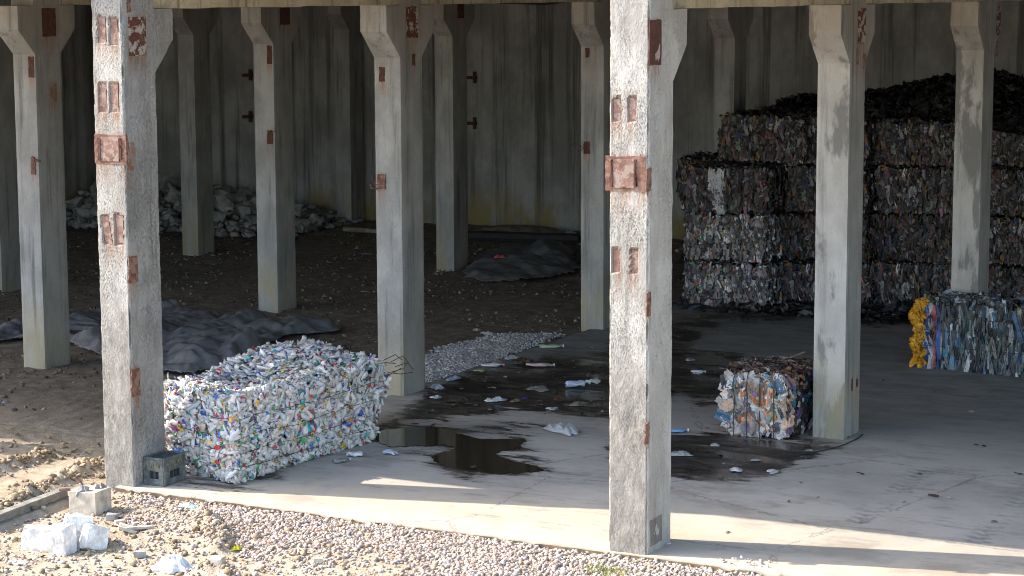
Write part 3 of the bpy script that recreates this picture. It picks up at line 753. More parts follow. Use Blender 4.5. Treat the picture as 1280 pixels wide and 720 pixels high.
# -- white bottle bale
r = np.random.default_rng(101)
Q0, Q1, Q2, Q3 = np.array((.80, 5.15)), np.array((3.30, 4.98)), np.array((3.62, 6.2)), np.array((1.1, 6.34))
def white_map(p):
    a, b, c = p[:, 0], p[:, 1], p[:, 2]
    xy = (Q0[None]*((1-a)*(1-b))[:, None]+Q1[None]*(a*(1-b))[:, None]+Q2[None]*(a*b)[:, None]+Q3[None]*((1-a)*b)[:, None])
    ctr = np.array((2.2, 5.65)); bul = np.sin(c*math.pi)*.06+fbm(a*3, b*3+c*2, c*2, 50)*.11
    dv = xy-ctr; xy = xy+dv/np.linalg.norm(dv, axis=1)[:, None]*bul[:, None]
    xy[:, 0] += .34*sstep(.75, 1, a)*sstep(.1, .8, c)
    top = .93-.07*a+b*(.04+.10*sstep(.2, .65, a)-.02*sstep(.7, 1, a))-.12*np.exp(-((a-.34)/.17)**2-((b-.5)/.35)**2)+.05*np.exp(-((a-.8)/.2)**2)
    z = c*top+.05*fbm(a*5, b*4, 2, 51)*c
    return np.stack([xy[:, 0], xy[:, 1], z], -1)
def mapped_normals(P, N, mf, e=1e-3):
    ctr = mf(np.full((1, 3), .5)); M0 = mf(P); M1 = mf(P+N*e); d = M1-M0; return d/(np.linalg.norm(d, axis=1)[:, None]+1e-12)
wroot = empty('bottle_bale', (2.1, 5.6, 0))
tag(wroot, 'large wire-tied bale of crushed white plastic bottles beside the crate', 'bale', 'bales of baled plastic')
P, N = cube_pts(4800, r, BOXF, [1.3, 1.2, 2.6, .8, 2.4])
MN = mapped_normals(P, N, white_map); MP = white_map(P)+MN*r.uniform(-.05, .03, (len(P), 1)); MP[:, 2] = np.maximum(MP[:, 2], .035)
pal = [(.71, .685, .655), (.63, .635, .65), (.58, .55, .51), (.76, .735, .70), (.48, .48, .48), (.55, .48, .40), (.06, .14, .5), (.08, .38, .14), (.62, .05, .06), (.75, .5, .06), (.05, .42, .46), (.45, .1, .35), (.1, .1, .12)]
wt = [30, 22, 14, 25, 11, 5, .8, .8, .7, .5, .5, .4, 2]
parts = [bottles(MP, MN, r.uniform(.07, .20, len(P)), r.uniform(.014, .036, len(P)), pick(pal, wt, len(P), r, .85, 1.05), r)]
P, N = cube_pts(2000, r, BOXF, [1.3, 1, 2.4, .6, 2.6]); MN = mapped_normals(P, N, white_map); MP = white_map(P)+MN*r.uniform(-.01, .05, (len(P), 1)); MP[:, 2] = np.maximum(MP[:, 2], .04)
parts.append(flakes(MP, MN, r.uniform(.015, .06, len(P)), r.uniform(.02, .09, len(P)), r.uniform(0, 6, len(P)), r.uniform(.008, .02, len(P)), pick(pal, [16, 16, 14, 16, 14, 12, 6, 5, 7, 4, 3, 3, 10], len(P), r), r, 3, 4))
P, N = cube_pts(330, r, BOXF, [1.4, 1, 2.6, .6, 2.0]); MN = mapped_normals(P, N, white_map); MP = white_map(P)+MN*r.uniform(.0, .05, (len(P), 1)); MP[:, 2] = np.maximum(MP[:, 2], .04)
parts.append(bottles(MP, MN, r.uniform(.02, .035, len(P)), r.uniform(.014, .022, len(P)), pick([(.06, .14, .5), (.08, .38, .14), (.62, .05, .06), (.75, .5, .06), (.05, .42, .46), (.7, .25, .05), (.8, .8, .8)], [5, 4, 5, 3, 2, 2, 4], len(P), r), r, .9, .2))
parts.append(core_box(lambda q: white_map(q), (.10, .10, .10), 10, .05))
V, Fs, Cc = join(parts)
lo = np.array((2.1, 5.6, 0))
mesh_obj('crushed_bottles', V-lo, Fs, M['bottles'], wroot, fcol=Cc, smooth=True)
for zz in (.18, .36, .55, .76):
    m = MB(); t = np.linspace(0, 1, 22); pts = []
    for (ax, s) in ((0, 0), (1, 0), (0, 1), (1, 1)):
        for q in (t[:-1] if ax or 1 else t):
            p = [0, 0, zz]
            if (ax, s) == (0, 0): p[0], p[1] = 0, 1-q
            elif (ax, s) == (1, 0): p[0], p[1] = q, 0
            elif (ax, s) == (0, 1): p[0], p[1] = 1, q
            else: p[0], p[1] = 1-q, 1
            n_ = {(0, 0): (-1, 0, 0), (1, 0): (0, -1, 0), (0, 1): (1, 0, 0), (1, 1): (0, 1, 0)}[(ax, s)]
            w = white_map(np.array([p]))[0]+np.array(n_)*.045; w[2] += .015*vn(len(pts)*.4, zz*9)
            pts.append(w-lo)
    pts.append(pts[0]); m.tube(pts, .003, 5); m.obj('baling_wire', M['wire'], wroot)
m = MB(); rr_ = random.Random(4)
for k in range(7):      # loose wire ends at the far end
    q = np.array((3.75, 5.0, .78))+np.array([rr_.uniform(-.1, .15), rr_.uniform(-.1, .25), rr_.uniform(-.1, .12)])-lo
    m.tube([q, q+np.array((.12, -.1, rr_.uniform(-.05, .08))), q+np.array((.24, -.12+rr_.uniform(-.1, .1), rr_.uniform(-.1, .1)))], .005, 5)
m.obj('loose_wire', M['rust_dark'], wroot)

def box_map(x0, y0, z0, lx, ly, lz, seed, bulge=.06, slump=.03):
    def f(p):
        a, b, c = p[:, 0], p[:, 1], p[:, 2]
        q = np.stack([x0+lx*a, y0+ly*b, z0+lz*c], -1)
        nn = fbm(a*4+seed, b*4, c*4, seed, 3)
        dv = (p-.5); dv = dv/(np.abs(dv).max(1)[:, None]+1e-9)
        q += dv*(nn*bulge+bulge*.4*np.sin(np.clip(c, 0, 1)*math.pi))[:, None]*np.array((1, 1, .5))
        q[:, 2] = np.maximum(q[:, 2], z0)
        return q
    return f
# -- small orange/white bale
r = np.random.default_rng(202)
BO = np.array((5.55, .98, 0)); oroot = empty('film_bale', BO, math.radians(-2))
tag(oroot, 'small strapped bale of white and orange plastic bags against the damp column', 'bale', 'bales of baled plastic')
mf = box_map(0, -.40, 0, .95, .80, .78, 11, .03)
P, N = cube_pts(430, r, [(0, 0), (1, 0), (1, 1), (0, 1)], [2.5, 1.6, .8, .6]); MN = mapped_normals(P, N, mf); MP = mf(P)+MN*r.uniform(-.02, .02, (len(P), 1))
MP[:, 2] = np.clip(MP[:, 2], .08, .70)
palo = [(.74, .72, .70), (.66, .67, .70), (.72, .50, .36), (.70, .28, .12), (.55, .50, .45), (.12, .28, .42), (.22, .14, .42), (.1, .1, .12), (.45, .40, .36), (.12, .2, .12)]
cols = pick(palo, [9, 7, 8, 7, 9, 2.5, 1.5, 5, 10, 2], len(P), r)
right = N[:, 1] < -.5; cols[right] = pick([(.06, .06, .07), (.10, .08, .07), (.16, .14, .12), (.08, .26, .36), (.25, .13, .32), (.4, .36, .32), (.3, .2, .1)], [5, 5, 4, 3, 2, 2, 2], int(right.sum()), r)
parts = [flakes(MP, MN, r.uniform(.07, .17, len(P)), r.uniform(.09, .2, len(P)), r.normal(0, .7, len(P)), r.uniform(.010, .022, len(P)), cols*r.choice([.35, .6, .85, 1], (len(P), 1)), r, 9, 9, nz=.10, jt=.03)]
P, N = cube_pts(150, r, [(0, 0), (1, 0), (1, 1), (0, 1)], [2.5, 1.6, .8, .6]); MN = mapped_normals(P, N, mf); MP = mf(P)+MN*r.uniform(0, .03, (len(P), 1)); MP[:, 2] = np.clip(MP[:, 2], .05, .75)
parts.append(flakes(MP, MN, r.uniform(.025, .08, len(P)), r.uniform(.04, .12, len(P)), r.uniform(0, 6, len(P)), r.uniform(.008, .02, len(P)), pick(palo, [10, 8, 6, 5, 6, 4, 3, 5, 5, 2], len(P), r), r, 4, 4))
P, N = cube_pts(700, r, [(2, 1)], [1]); MN = N.copy(); MP = mf(P)+N*r.uniform(-.03, .03, (len(P), 1))
parts.append(flakes(MP, MN, r.uniform(.02, .05, len(P)), r.uniform(.08, .22, len(P)), r.normal(1.2, .5, len(P)), r.uniform(.01, .03, len(P)), pick([(.16, .11, .085), (.10, .07, .06), (.28, .21, .17), (.35, .13, .1), (.5, .48, .46), (.12, .12, .12)], [8, 8, 5, 2, 1.5, 4], len(P), r), r, 3, 5))
parts.append(core_box(mf, (.12, .11, .10), 8, .04)); V, Fs, Cc = join(parts)
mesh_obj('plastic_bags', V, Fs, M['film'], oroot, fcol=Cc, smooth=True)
for k, fy in enumerate((.20, .42, .62, .82)):
    m = MB(); pts = []
    for q in np.linspace(0, 1, 9): pts.append(mf(np.array([[0, fy, q]]))[0]+np.array((-.035, 0, 0)))
    for q in np.linspace(.1, 1, 7): pts.append(mf(np.array([[q, fy, 1]]))[0]+np.array((0, 0, .03)))
    for q in np.linspace(.9, 0, 7): pts.append(mf(np.array([[1, fy, q]]))[0]+np.array((.035, 0, 0)))
    m.tube(pts, .007, 5); m.obj('baling_wire', M['wire'], oroot)
# -- blue bale with yellow bags
r = np.random.default_rng(303)
BY = np.array((10.98, -.15, 0)); yroot = empty('film_bale', BY, math.radians(-8))
tag(yroot, 'bale of blue, grey and clear film with yellow bags bulging from its left end', 'bale', 'bales of baled plastic')
mf = box_map(0, -1.0, 0, .75, 1.75, .93, 17, .05)
P, N = cube_pts(1250, r, [(0, 0), (1, 0), (1, 1), (0, 1)], [4, .7, .9, .8]); MN = mapped_normals(P, N, mf); MP = mf(P)+MN*r.uniform(-.03, .03, (len(P), 1)); MP[:, 2] = np.clip(MP[:, 2], .12, .86)
paly = [(.50, .53, .56), (.32, .36, .40), (.62, .64, .66), (.08, .10, .12), (.05, .16, .34), (.12, .28, .45), (.18, .30, .28), (.30, .28, .24), (.42, .42, .42), (.10, .35, .33)]
parts = [flakes(MP, MN, r.uniform(.02, .065, len(P)), r.uniform(.14, .38, len(P)), r.normal(0, .16, len(P)), r.uniform(.012, .035, len(P)), pick(paly, [9, 9, 7, 9, 5, 4, 5, 5, 6, 2], len(P), r)*r.choice([.12, .3, .6, 1.0], (len(P), 1)), r, 4, 8, nz=.15, jt=.03)]
P, N = cube_pts(380, r, [(2, 1)], [1]); MP = mf(P)+N*r.uniform(-.02, .06, (len(P), 1))
parts.append(flakes(MP, N, r.uniform(.06, .2, len(P)), r.uniform(.08, .3, len(P)), r.uniform(0, 6, len(P)), r.uniform(.02, .05, len(P)), pick(paly, [9, 9, 7, 9, 2, 2, 7, 6, 6, 1], len(P), r)*r.choice([.2, .45, .8, 1.1], (len(P), 1)), r, 5, 5))
parts.append(core_box(mf, (.06, .065, .07), 8, .05)); V, Fs, Cc = join(parts)
mesh_obj('plastic_film', V, Fs, M['film'], yroot, fcol=Cc, smooth=True)
def blob(cx, cy, cz, sx, sy, sz, seed, n=18, amp=.35, f=2.2):
    th = np.linspace(0, 2*math.pi, n, endpoint=False); ph = np.linspace(.02, math.pi-.02, n//2+3)
    A, B = np.meshgrid(ph, th, indexing='ij'); d = np.stack([np.sin(A)*np.cos(B), np.sin(A)*np.sin(B), np.cos(A)], -1)
    rr = 1+amp*(1-2*np.abs(fbm(d[..., 0]*f+seed, d[..., 1]*f, d[..., 2]*f, seed, 4)))-amp*.5
    V = (d*rr[..., None]*np.array((sx, sy, sz))+np.array((cx, cy, cz))).reshape(-1, 3)
    i = np.arange(A.size).reshape(A.shape); j = np.roll(i, -1, 1)
    q = np.stack([i[:-1], i[1:], j[1:], j[:-1]], -1).reshape(-1, 4)
    return V, q
yp = []
for (cy, cz, sy, sz, sd) in ((.80, .86, .12, .11, 1), (.86, .72, .13, .13, 2), (.78, .58, .09, .1, 8), (.76, .44, .10, .13, 3), (.84, .34, .13, .12, 4), (.80, .2, .11, .12, 5), (.76, .07, .09, .07, 6), (.74, .93, .1, .06, 7)):
    v, q = blob(.02, cy-.03, cz, .09, sy*.78, sz*.85, sd, 44, .85, 3.4); yp.append((v, q, np.tile(np.array((.72, .36, .015))*random.uniform(.85, 1.1), (len(q), 1))))
ny_ = 70; tz = r.uniform(.03, .95, ny_); Py = np.stack([r.uniform(-.09, .0, ny_), 
 .76+r.normal(0, .045, ny_), tz], -1)
Ny = np.stack([-np.ones(ny_), r.normal(.1, .5, ny_), r.normal(0, .3, ny_)], -1); Ny /= np.linalg.norm(Ny, axis=1)[:, None]
yp.append(flakes(Py, Ny, r.uniform(.04, .12, ny_), r.uniform(.07, .17, ny_), r.normal(0, .8, ny_), r.uniform(.015, .035, ny_), np.tile((.70, .34, .015), (ny_, 1))*r.uniform(.7, 1.1, (ny_, 1)), r, 6, 6))
V, Fs, Cc = join(yp); o = mesh_obj('yellow_bags', V, Fs, M['film'], yroot, fcol=Cc, smooth=False); o['label'] = 'crumpled bright yellow plastic bags'
sp = []
for (cy, w, c) in ((.66, .07, (.04, .12, .45)), (.60, .05, (.62, .63, .66)), (.545, .05, (.55, .14, .12)), (.49, .06, (.05, .13, .42))):
    nseg = 5; PP_ = np.array([(-.055, cy+random.uniform(-.01, .01), z) for z in np.linspace(.1, .82, nseg)])
    sp.append(flakes(PP_, np.tile((-1., 0, 0), (nseg, 1)), np.full(nseg, w)*r.uniform(.6, 1.3, nseg), r.uniform(.14, .28, nseg), r.normal(0, .22, nseg), np.full(nseg, .02), np.tile(c, (nseg, 1))*r.choice([.4, .8, 1], (nseg, 1)), r, 5, 6))
V, Fs, Cc = join(sp); mesh_obj('coloured_strips', V, Fs, M['film'], yroot, fcol=Cc)
for z in (.33, .55, .74):
    m = MB(); m.tube([mf(np.array([[0, q, z/.93]]))[0]+np.array((-.04, 0, 0)) for q in np.linspace(0, .95, 12)], .004, 5); m.obj('baling_wire', M['wire'], yroot)

# -- stacked bales (four mesh variants shared)
dark = [(.18, .16, .165), (.11, .095, .095), (.26, .24, .25), (.055, .05, .05), (.34, .34, .35), (.42, .15, .10), (.42, .28, .10), (.10, .14, .28), (.12, .21, .15), (.36, .15, .22), (.48, .48, .50), (.24, .17, .12)]
def film_variant(seed, wts, tone):
    r = np.random.default_rng(seed); mf = box_map(0, -.70, 0, 1.1, 1.4, .75, seed, .07)
    P, N = cube_pts(1200, r, [(0, 0), (1, 1), (1, 0), (2, 1), (0, 1)], [3.2, 1.6, 1.2, 1.6, .3]); MN = mapped_normals(P, N, mf); MP = mf(P)+MN*r.uniform(-.03, .03, (len(P), 1))
    k = np.abs(N[:, 2]) < .5; MP[k, 2] = np.clip(MP[k, 2], .09, .66)
    w = r.uniform(.022, .075, len(P)); h = r.uniform(.07, .21, len(P)); ang = np.where(k, r.normal(0, .22, len(P)), r.uniform(0, 6, len(P)))
    pa = [flakes(MP, MN, w, h, ang, r.uniform(.012, .035, len(P)), (pick(dark, wts, len(P), r, .6, 1.3)*r.choice([.25, .5, .9, 1.5, 2.4], (len(P), 1), p=[.2, .25, .28, .18, .09]))*tone, r, 3, 5)]
    P, N = cube_pts(350, r, [(0, 0), (1, 1), (1, 0), (2, 1)], [3.2, 1.6, 1, 1.4]); MN = mapped_normals(P, N, mf); MP = mf(P)+MN*r.uniform(.0, .04, (len(P), 1)); MP[:, 2] = np.clip(MP[:, 2], .04, .8)
    pa.append(flakes(MP, MN, r.uniform(.02, .05, len(P)), r.uniform(.03, .09, len(P)), r.uniform(0, 6, len(P)), r.uniform(.01, .02, len(P)), pick(dark, [3, 2, 5, 2, 7, 5, 4, 4, 3, 3, 6, 3], len(P), r)*tone, r, 3, 3))
    pa.append(core_box(mf, (.04, .04, .042), 7, .05)); V, Fs, Cc = join(pa)
    me_o = mesh_obj('stacked_bale', V, Fs, M['film_dark'], fcol=Cc); me = me_o.data
    bpy.data.objects.remove(me_o); return me
VAR = [film_variant(401, [10, 10, 8, 9, 5, 2.4, 1.6, 2, 1.2, 1.4, 2, 4], .56), film_variant(402, [9, 9, 9, 7, 6, 2, 1.4, 2.4, 1.5, 1.2, 2, 3], .58),
       film_variant(403, [12, 6, 14, 4, 14, .5, .5, .4, .6, .4, 9, 1], 1.35), film_variant(404, [8, 12, 5, 12, 3, 3, 2, 1.6, 1, 2, 1, 5], .48)]
def bale(x, y, z, var, label, rz=0):
    o = bpy.data.objects.new('stacked_bale', VAR[var]); COL.objects.link(o); rb = random.Random(int(x*977+y*131+z*17)); o.location = (x+rb.uniform(-.07, .07), y+rb.uniform(-.05, .05), z); o.rotation_euler = (rb.uniform(-.015, .015), rb.uniform(-.02, .02), rz+rb.uniform(-.04, .04)); o.scale = (1, rb.uniform(.95, 1.04), rb.uniform(.98, 1.06))
    return tag(o, label, 'bale', 'bales stacked at the back of the slab')
ordn = ['bottom', 'second', 'third', 'fourth']
LH = .80
for k in range(3): bale(15.25+.04*k, 5.13+.03*k, k*LH, (2, 2, 1)[k], ['greyish bottom bale at the left corner of the stack, by the wet floor', 'greyish second bale up at the left corner of the stack', 'third bale up at the stack corner, white film hanging on it'][k], (.03, -.02, .02)[k])
bale(15.75, 4.75, 3*LH+.02, 0, 'set-back top bale at the left end of the stack, before the dim column', .03)
for k in range(4): bale(15.98+.03*(k % 2), 3.70, k*LH, (1, 3, 0, 0)[k], ['bottom bale', 'second bale up', 'third bale up', 'top bale'][k]+' in the stack just left of the damp column', (.02, -.03, .01, .02)[k])
for k in range(4): bale(16.35+.05*(k % 2), 2.25, k*LH, (1, 3, 1, 0)[k], ['bottom bale', 'second bale up', 'third bale up', 'top bale'][k]+' in the stack just right of the damp column', (-.02, .03, .01, -.02)[k])
for k in range(4): bale(16.6+.06*(k % 2), .80, k*LH-.0, (3, 0, 3, 3)[k], ['bottom bale', 'second bale up', 'third bale up', 'top bale'][k]+' in the stack behind the smeared column', (.02, -.03, .02, .01)[k])
for k in range(3): bale(16.55, 5.62+.1*(k == 2), k*LH+.01, (3, 1, 3)[k], ['bottom bale', 'second bale up', 'dark bulging top bale'][k]+' of the rear row, showing left of the stack corner', (.05, .02, .1)[k])
bale(17.6, 4.9, 3*LH+.0, 1, 'rear bale with bluish film showing between the dim column and the top left bale', 0.0)
# white hanging film on the corner bale
r = np.random.default_rng(77)
n = 26; a = on_x(893, 215, 15.2); b = on_x(900, 262, 15.2); t = r.uniform(0, 1, n)
Pp = np.stack([np.full(n, 15.19), a[1]+(b[1]-a[1])*t+r.normal(0, .06, n), a[2]+(b[2]-a[2])*t], -1)
v, f_, c = flakes(Pp, np.tile((-1., 0, 0), (n, 1)), r.uniform(.05, .14, n), r.uniform(.12, .3, n), r.normal(0, .2, n), r.uniform(.01, .03, n), np.tile((.56, .56, .6), (n, 1))*r.uniform(.7, 1.1, (n, 1)), r, 4, 6)
tag(mesh_obj('hanging_film', v, f_, M['film'], fcol=c), 'torn white film hanging down the third bale at the stack corner', 'film')
# loose dark film heap on top and behind
def heap(name, label, zf, reg, n, pal, wts, seed, mat='film_dark'):
    r = np.random.default_rng(seed); x = r.uniform(reg[0], reg[1], n); y = r.uniform(reg[2], reg[3], n)
    e = .15; z = zf(x, y); N = np.stack([-(zf(x+e, y)-z)/e, -(zf(x, y+e)-z)/e, np.ones(n)], -1); N /= np.linalg.norm(N, axis=1)[:, None]
    pa = [flakes(np.stack([x, y, z+r.uniform(-.05, .08, n)], -1), N, r.uniform(.04, .16, n), r.uniform(.08, .3, n), r.uniform(0, 6, n), r.uniform(.02, .06, n), pick(pal, wts, n, r, .5, 1.2)*.6, r, 4, 5)]
    xs, ys = np.linspace(reg[0], reg[1], 30), np.linspace(reg[2], reg[3], 40); X, Y, q = tensor(xs, ys)
    pa.append((np.stack([X, Y, zf(X, Y)-.08], -1).reshape(-1, 3), q, np.tile((.035, .035, .037), (len(q), 1))))
    V, Fs, C = join(pa); return tag(mesh_obj(name, V, Fs, M[mat], fcol=C), label, 'film heap')
def hz(x, y):
    base = 3.12+.15*sstep(16.2, 18.5, x)+.36*np.exp(-((y-2.4)/1.3)**2)*sstep(16.6, 18.5, x)-.16*sstep(1.3, -.3, y)+.12*fbm(x*1.4, y*1.4, 0, 91)
    return base-3.4*sstep(.6, 0, 23.5-x)*0
heap('film_heap', 'heap of loose dark film lying over the top of the bale stack', hz, (16.2, 21.5, -1.5, 5.2), 2600, [(.05, .05, .055), (.09, .09, .095), (.16, .16, .17), (.03, .03, .03), (.3, .3, .31)], [8, 6, 3, 8, 1], 93)
def hz2(x, y): return .05+.12*np.exp(-((x-15.6+(5.2-y)*.25)/.35)**2)*(1+fbm(x*3, y*3, 0, 95))
heap('film_spill', 'low spill of torn film along the foot of the bale stack', lambda x, y: .02+.1*np.exp(-((x-(15.25+(5.2-y)*.27))/.25)**2)*(1+.9*fbm(x*3, y*3, 0, 95)), (14.7, 16.9, .2, 5.9), 420, [(.08, .08, .085), (.16, .16, .17), (.34, .34, .36), (.03, .03, .03), (.12, .2, .3)], [8, 6, 3, 6, 1], 97)

# ------------------------------------------------------------------ tarps
def tarp(name, label, poly, step, hfun, seed):
    P = [gp(*q)[:2] for q in poly]; xs_ = [p[0] for p in P]; ys_ = [p[1] for p in P]
    X, Y, q = tensor(np.arange(min(xs_)-.3, max(xs_)+.3, step), np.arange(min(ys_)-.3, max(ys_)+.3, step))
    d = poly_dist(X+.15*fbm(X*2, Y*2, 0, seed), Y+.15*fbm(X*2, Y*2, 3, seed+1), [tuple(p) for p in P])
    px, py = proj(np.stack([X, Y, X*0], -1))
    a = X*.8+Y*.6; b = -X*.6+Y*.8
    wa, wb = a+.5*fbm(X*.9, Y*.9, 0, seed+9), b+.35*fbm(X*1.1, Y*1.1, 4, seed+8)
    rt = np.random.default_rng(seed); fold = 0
    for (lam, am) in ((1.3, .05), (.9, .06), (.65, .06), (.5, .055), (.38, .048), (.28, .034), (.2, .02), (.14, .01)):
        t = rt.uniform(-.75, .75)+(1.57 if rt.uniform() < .3 else 0); u = (wa*math.sin(t)+wb*math.cos(t))/lam+rt.uniform(0, 9)
        fold = fold+am*(1-2*np.abs((u % 2)-1))*np.clip(.6+1.2*vn(X*.9, Y*.9, rt.uniform(0, 50), seed), 0, 1.3)
    fold = np.maximum(fold, -.28)*(1.0 if seed < 250 else .6)
    h = hfun(px, py)
    Z = ground_h(X, Y)+.06+sstep(0, .22, d)*(h*.75+fold*(.75+.5*np.minimum(h*4, 1))+.05)
    keep = (d > 0).ravel(); qk = q[keep[q].all(1)]
    used = np.unique(qk); mp = -np.ones(X.size, int); mp[used] = np.arange(len(used))
    o = mesh_obj(name, np.stack([X, Y, np.maximum(Z, ground_h(X, Y)+.012)], -1).reshape(-1, 3)[used], mp[qk], M['tarp'], smooth=True)
    sm = o.modifiers.new('thick', 'SOLIDIFY'); sm.thickness = .006; sm.offset = 1
    return tag(o, label, 'tarp')
lobe = lambda px, py, cx, cy, sx, sy: sstep(1.15, .25, ((px-cx)/sx)**2+((py-cy)/sy)**2)
g2 = lambda px, py, cx, cy, sx, sy: np.exp(-((px-cx)/sx)**2-((py-cy)/sy)**2)
tarp('tarpaulin', 'big rumpled charcoal tarp on the soil behind the white bale', [(-40, 425), (-5, 412), (40, 400), (90, 390), (150, 388), (215, 386), (300, 398), (360, 402), (430, 407), (428, 415), (360, 420), (338, 430), (335, 446), (290, 458), (240, 466), (205, 466), (150, 456), (118, 442), (80, 430), (30, 424), (-10, 428)], .032,
     lambda px, py: np.maximum.reduce([.27*lobe(px, py, 268, 446, 72, 17), .10*lobe(px, py, 330, 410, 95, 7), .15*lobe(px, py, 235, 418, 60, 9), .12*lobe(px, py, 105, 425, 35, 22), .08*lobe(px, py, 20, 414, 26, 8)]), 210)
tarp('tarpaulin', 'small dark tarp bundle lying by the slim middle column', [(580, 347), (585, 330), (600, 320), (640, 314), (690, 312), (722, 318), (724, 340), (690, 346), (640, 352), (600, 352)], .045,
     lambda px, py: .14*lobe(px, py, 655, 330, 70, 16)+.10*lobe(px, py, 690, 322, 30, 8), 260)

# ------------------------------------------------------------------ rubble by the end wall
def chunk(seed, s):
    import bmesh
    r = np.random.default_rng(seed); bm = bmesh.new()
    for p in r.normal(size=(16, 3)):
        p = p/np.abs(p).max()*r.uniform(.75, 1.0); bm.verts.new(p*np.array(s))
    res = bmesh.ops.convex_hull(bm, input=bm.verts)
    for v in [v for v in bm.verts if not v.link_faces]: bm.verts.remove(v)
    me = bpy.data.meshes.new('concrete_chunk'); bm.to_mesh(me); bm.free(); me.materials.append(M['stone']); return me
CH = [chunk(500+i, (1, random.uniform(.6, 1), random.uniform(.4, .8))) for i in range(9)]
def rub_h(x, y):
    px, py = proj(np.stack([x, y, x*0], -1))
    hgt = 1.25*(.06+.50*np.exp(-((px-110)/75)**2)+.36*np.exp(-((px-215)/50)**2)+.28*np.exp(-((px-300)/45)**2)+.14*np.exp(-((px-385)/28)**2))
    return hgt*sstep(20.3, 22.8, x)*sstep(17.2, 18.3, y)
r = np.random.default_rng(61); xs = r.uniform(20.6, 24.2, 1500); ys = r.uniform(17.5, 24.0, 1500)
P = np.stack([xs, ys, .05+rub_h(xs, ys)*r.uniform(.5, 1.05, 1500)], -1); S = r.uniform(.05, .16, 1500)
V, Fs, C = octa_stones(P, S, pick([(.32, .31, .3), (.24, .235, .23), (.42, .41, .39), (.18, .17, .16)], [5, 5, 3, 3], 1500, r), 62)
X, Y, q = tensor(np.linspace(20.2, 24.4, 50), np.linspace(17.2, 24.2, 70)); zz = rub_h(X, Y)*.9-.02
mm = np.stack([X, Y, zz], -1).reshape(-1, 3)
Vt = np.concatenate([V, mm]); tri = np.concatenate([q[:, :3], q[:, [0, 2, 3]]])+len(V)
o = mesh_obj('rubble_heap', Vt, np.concatenate([Fs, tri]), M['stones'], fcol=np.concatenate([np.clip(C, 0, .9), np.tile((.12, .11, .1), (len(tri), 1))]))
tag(o, 'long heap of small broken concrete rubble along the end wall', 'rubble', kind='stuff')
k = 0; tries = 0
while k < 64 and tries < 900:
    tries += 1; x, y = r.uniform(20.7, 23.8), r.uniform(17.6, 23.9); h = float(rub_h(np.array([x]), np.array([y]))[0])
    if r.uniform() > .25+h: continue
    o = bpy.data.objects.new('concrete_chunk', CH[k % 9]); COL.objects.link(o); s = r.uniform(.15, .32)*(.85+h)
    o.location = (x, y, .05+h*.95+s*.12); o.scale = (s,)*3; o.rotation_euler = tuple(r.uniform(0, 6, 3))
    tag(o, 'grey broken concrete chunk lying on the rubble heap by the end wall', 'rubble chunk', 'concrete chunks on the rubble heap'); k += 1
# low timbers and poles at the back
def pole(name, label, a, b, r_, mat, cat):
    m = MB(); a, b = np.array(a), np.array(b); m.tube([a+(b-a)*t+np.array((0, 0, .01*vn(t*4, r_*99))) for t in np.linspace(0, 1, 8)], r_, 8); return tag(m.obj(name, M[mat]), label, cat)
pole('timber_beam', 'long dark timber lying on the soil along the foot of the end wall', gp(583, 296, .1), gp(724, 300, .1), .13, 'cable', 'timber')
pole('pale_pole', 'thin pale pole lying on the soil in front of the far column', gp(430, 286, .1), gp(520, 293, .1), .05, 'wood', 'pole')
pole('thin_pipe', 'thin pale pipe low at the left of the bale stack', gp(846, 313, .1), gp(868, 309, .1), .04, 'wood', 'pipe')
v, q = blob(*gp(655, 292, .0), .4, 1.0, .17, 31, 30, .25, 2); tag(mesh_obj('soil_mound', v, q, M['ground'], smooth=True), 'low dark mound of soil at the foot of the end wall', 'mound')

# ------------------------------------------------------------------ crate
cr = empty('bottle_crate', (.315, 5.735, 0.006)); tag(cr, 'dusty grey-green plastic bottle crate at the foot of the sunlit column', 'crate')
m = MB(); Lx, Ly, Hh, w = .385, .275, .30, .014
m.box((0, 0, 0), (Lx, Ly, .012))
def cwall(ax, c0, L, sgn):
    def bx(a0, a1, z0, z1, t0=0.0, t1=w):
        if ax == 0: lo, hi = (a0, c0+t0*sgn, z0), (a1, c0+t1*sgn, z1)
        else: lo, hi = (c0+t0*sgn, a0, z0), (c0+t1*sgn, a1, z1)
        m.box(tuple(min(p, q_) for p, q_ in zip(lo, hi)), tuple(max(p, q_) for p, q_ in zip(lo, hi)))
    h0, h1 = L*.28, L*.72
    s = .0 if ax == 0 else w+.002
    bx(s, L-s, .012, .07); bx(s, h0, .071, .15); bx(h1, L-s, .071, .15); bx(s, L-s, .151, Hh-.02)
    bx(s, L-s, Hh-.019, Hh, -.006, w+.004)          # rim
    for a in (.004, L-.030): bx(max(a, s), a+.026, .02, Hh-.025, -.007, -.001)   # corner ribs
cwall(0, 0, Lx, 1); cwall(0, Ly, Lx, -1); cwall(1, 0, Ly, 1); cwall(1, Lx, Ly, -1)
o = m.obj('crate_body', M['crate'], cr); bevel(o, .003, 1)
m = MB()
for i in range(1, 6): m.box((Lx*i/6-.003, w+.004, .02), (Lx*i/6+.003, Ly-w-.004, Hh-.03))
for j in range(1, 4): m.box((w+.004, Ly*j/4-.0025, .021), (Lx-w-.004, Ly*j/4+.0025, Hh-.034))
m.obj('bottle_divider', M['crate'], cr)
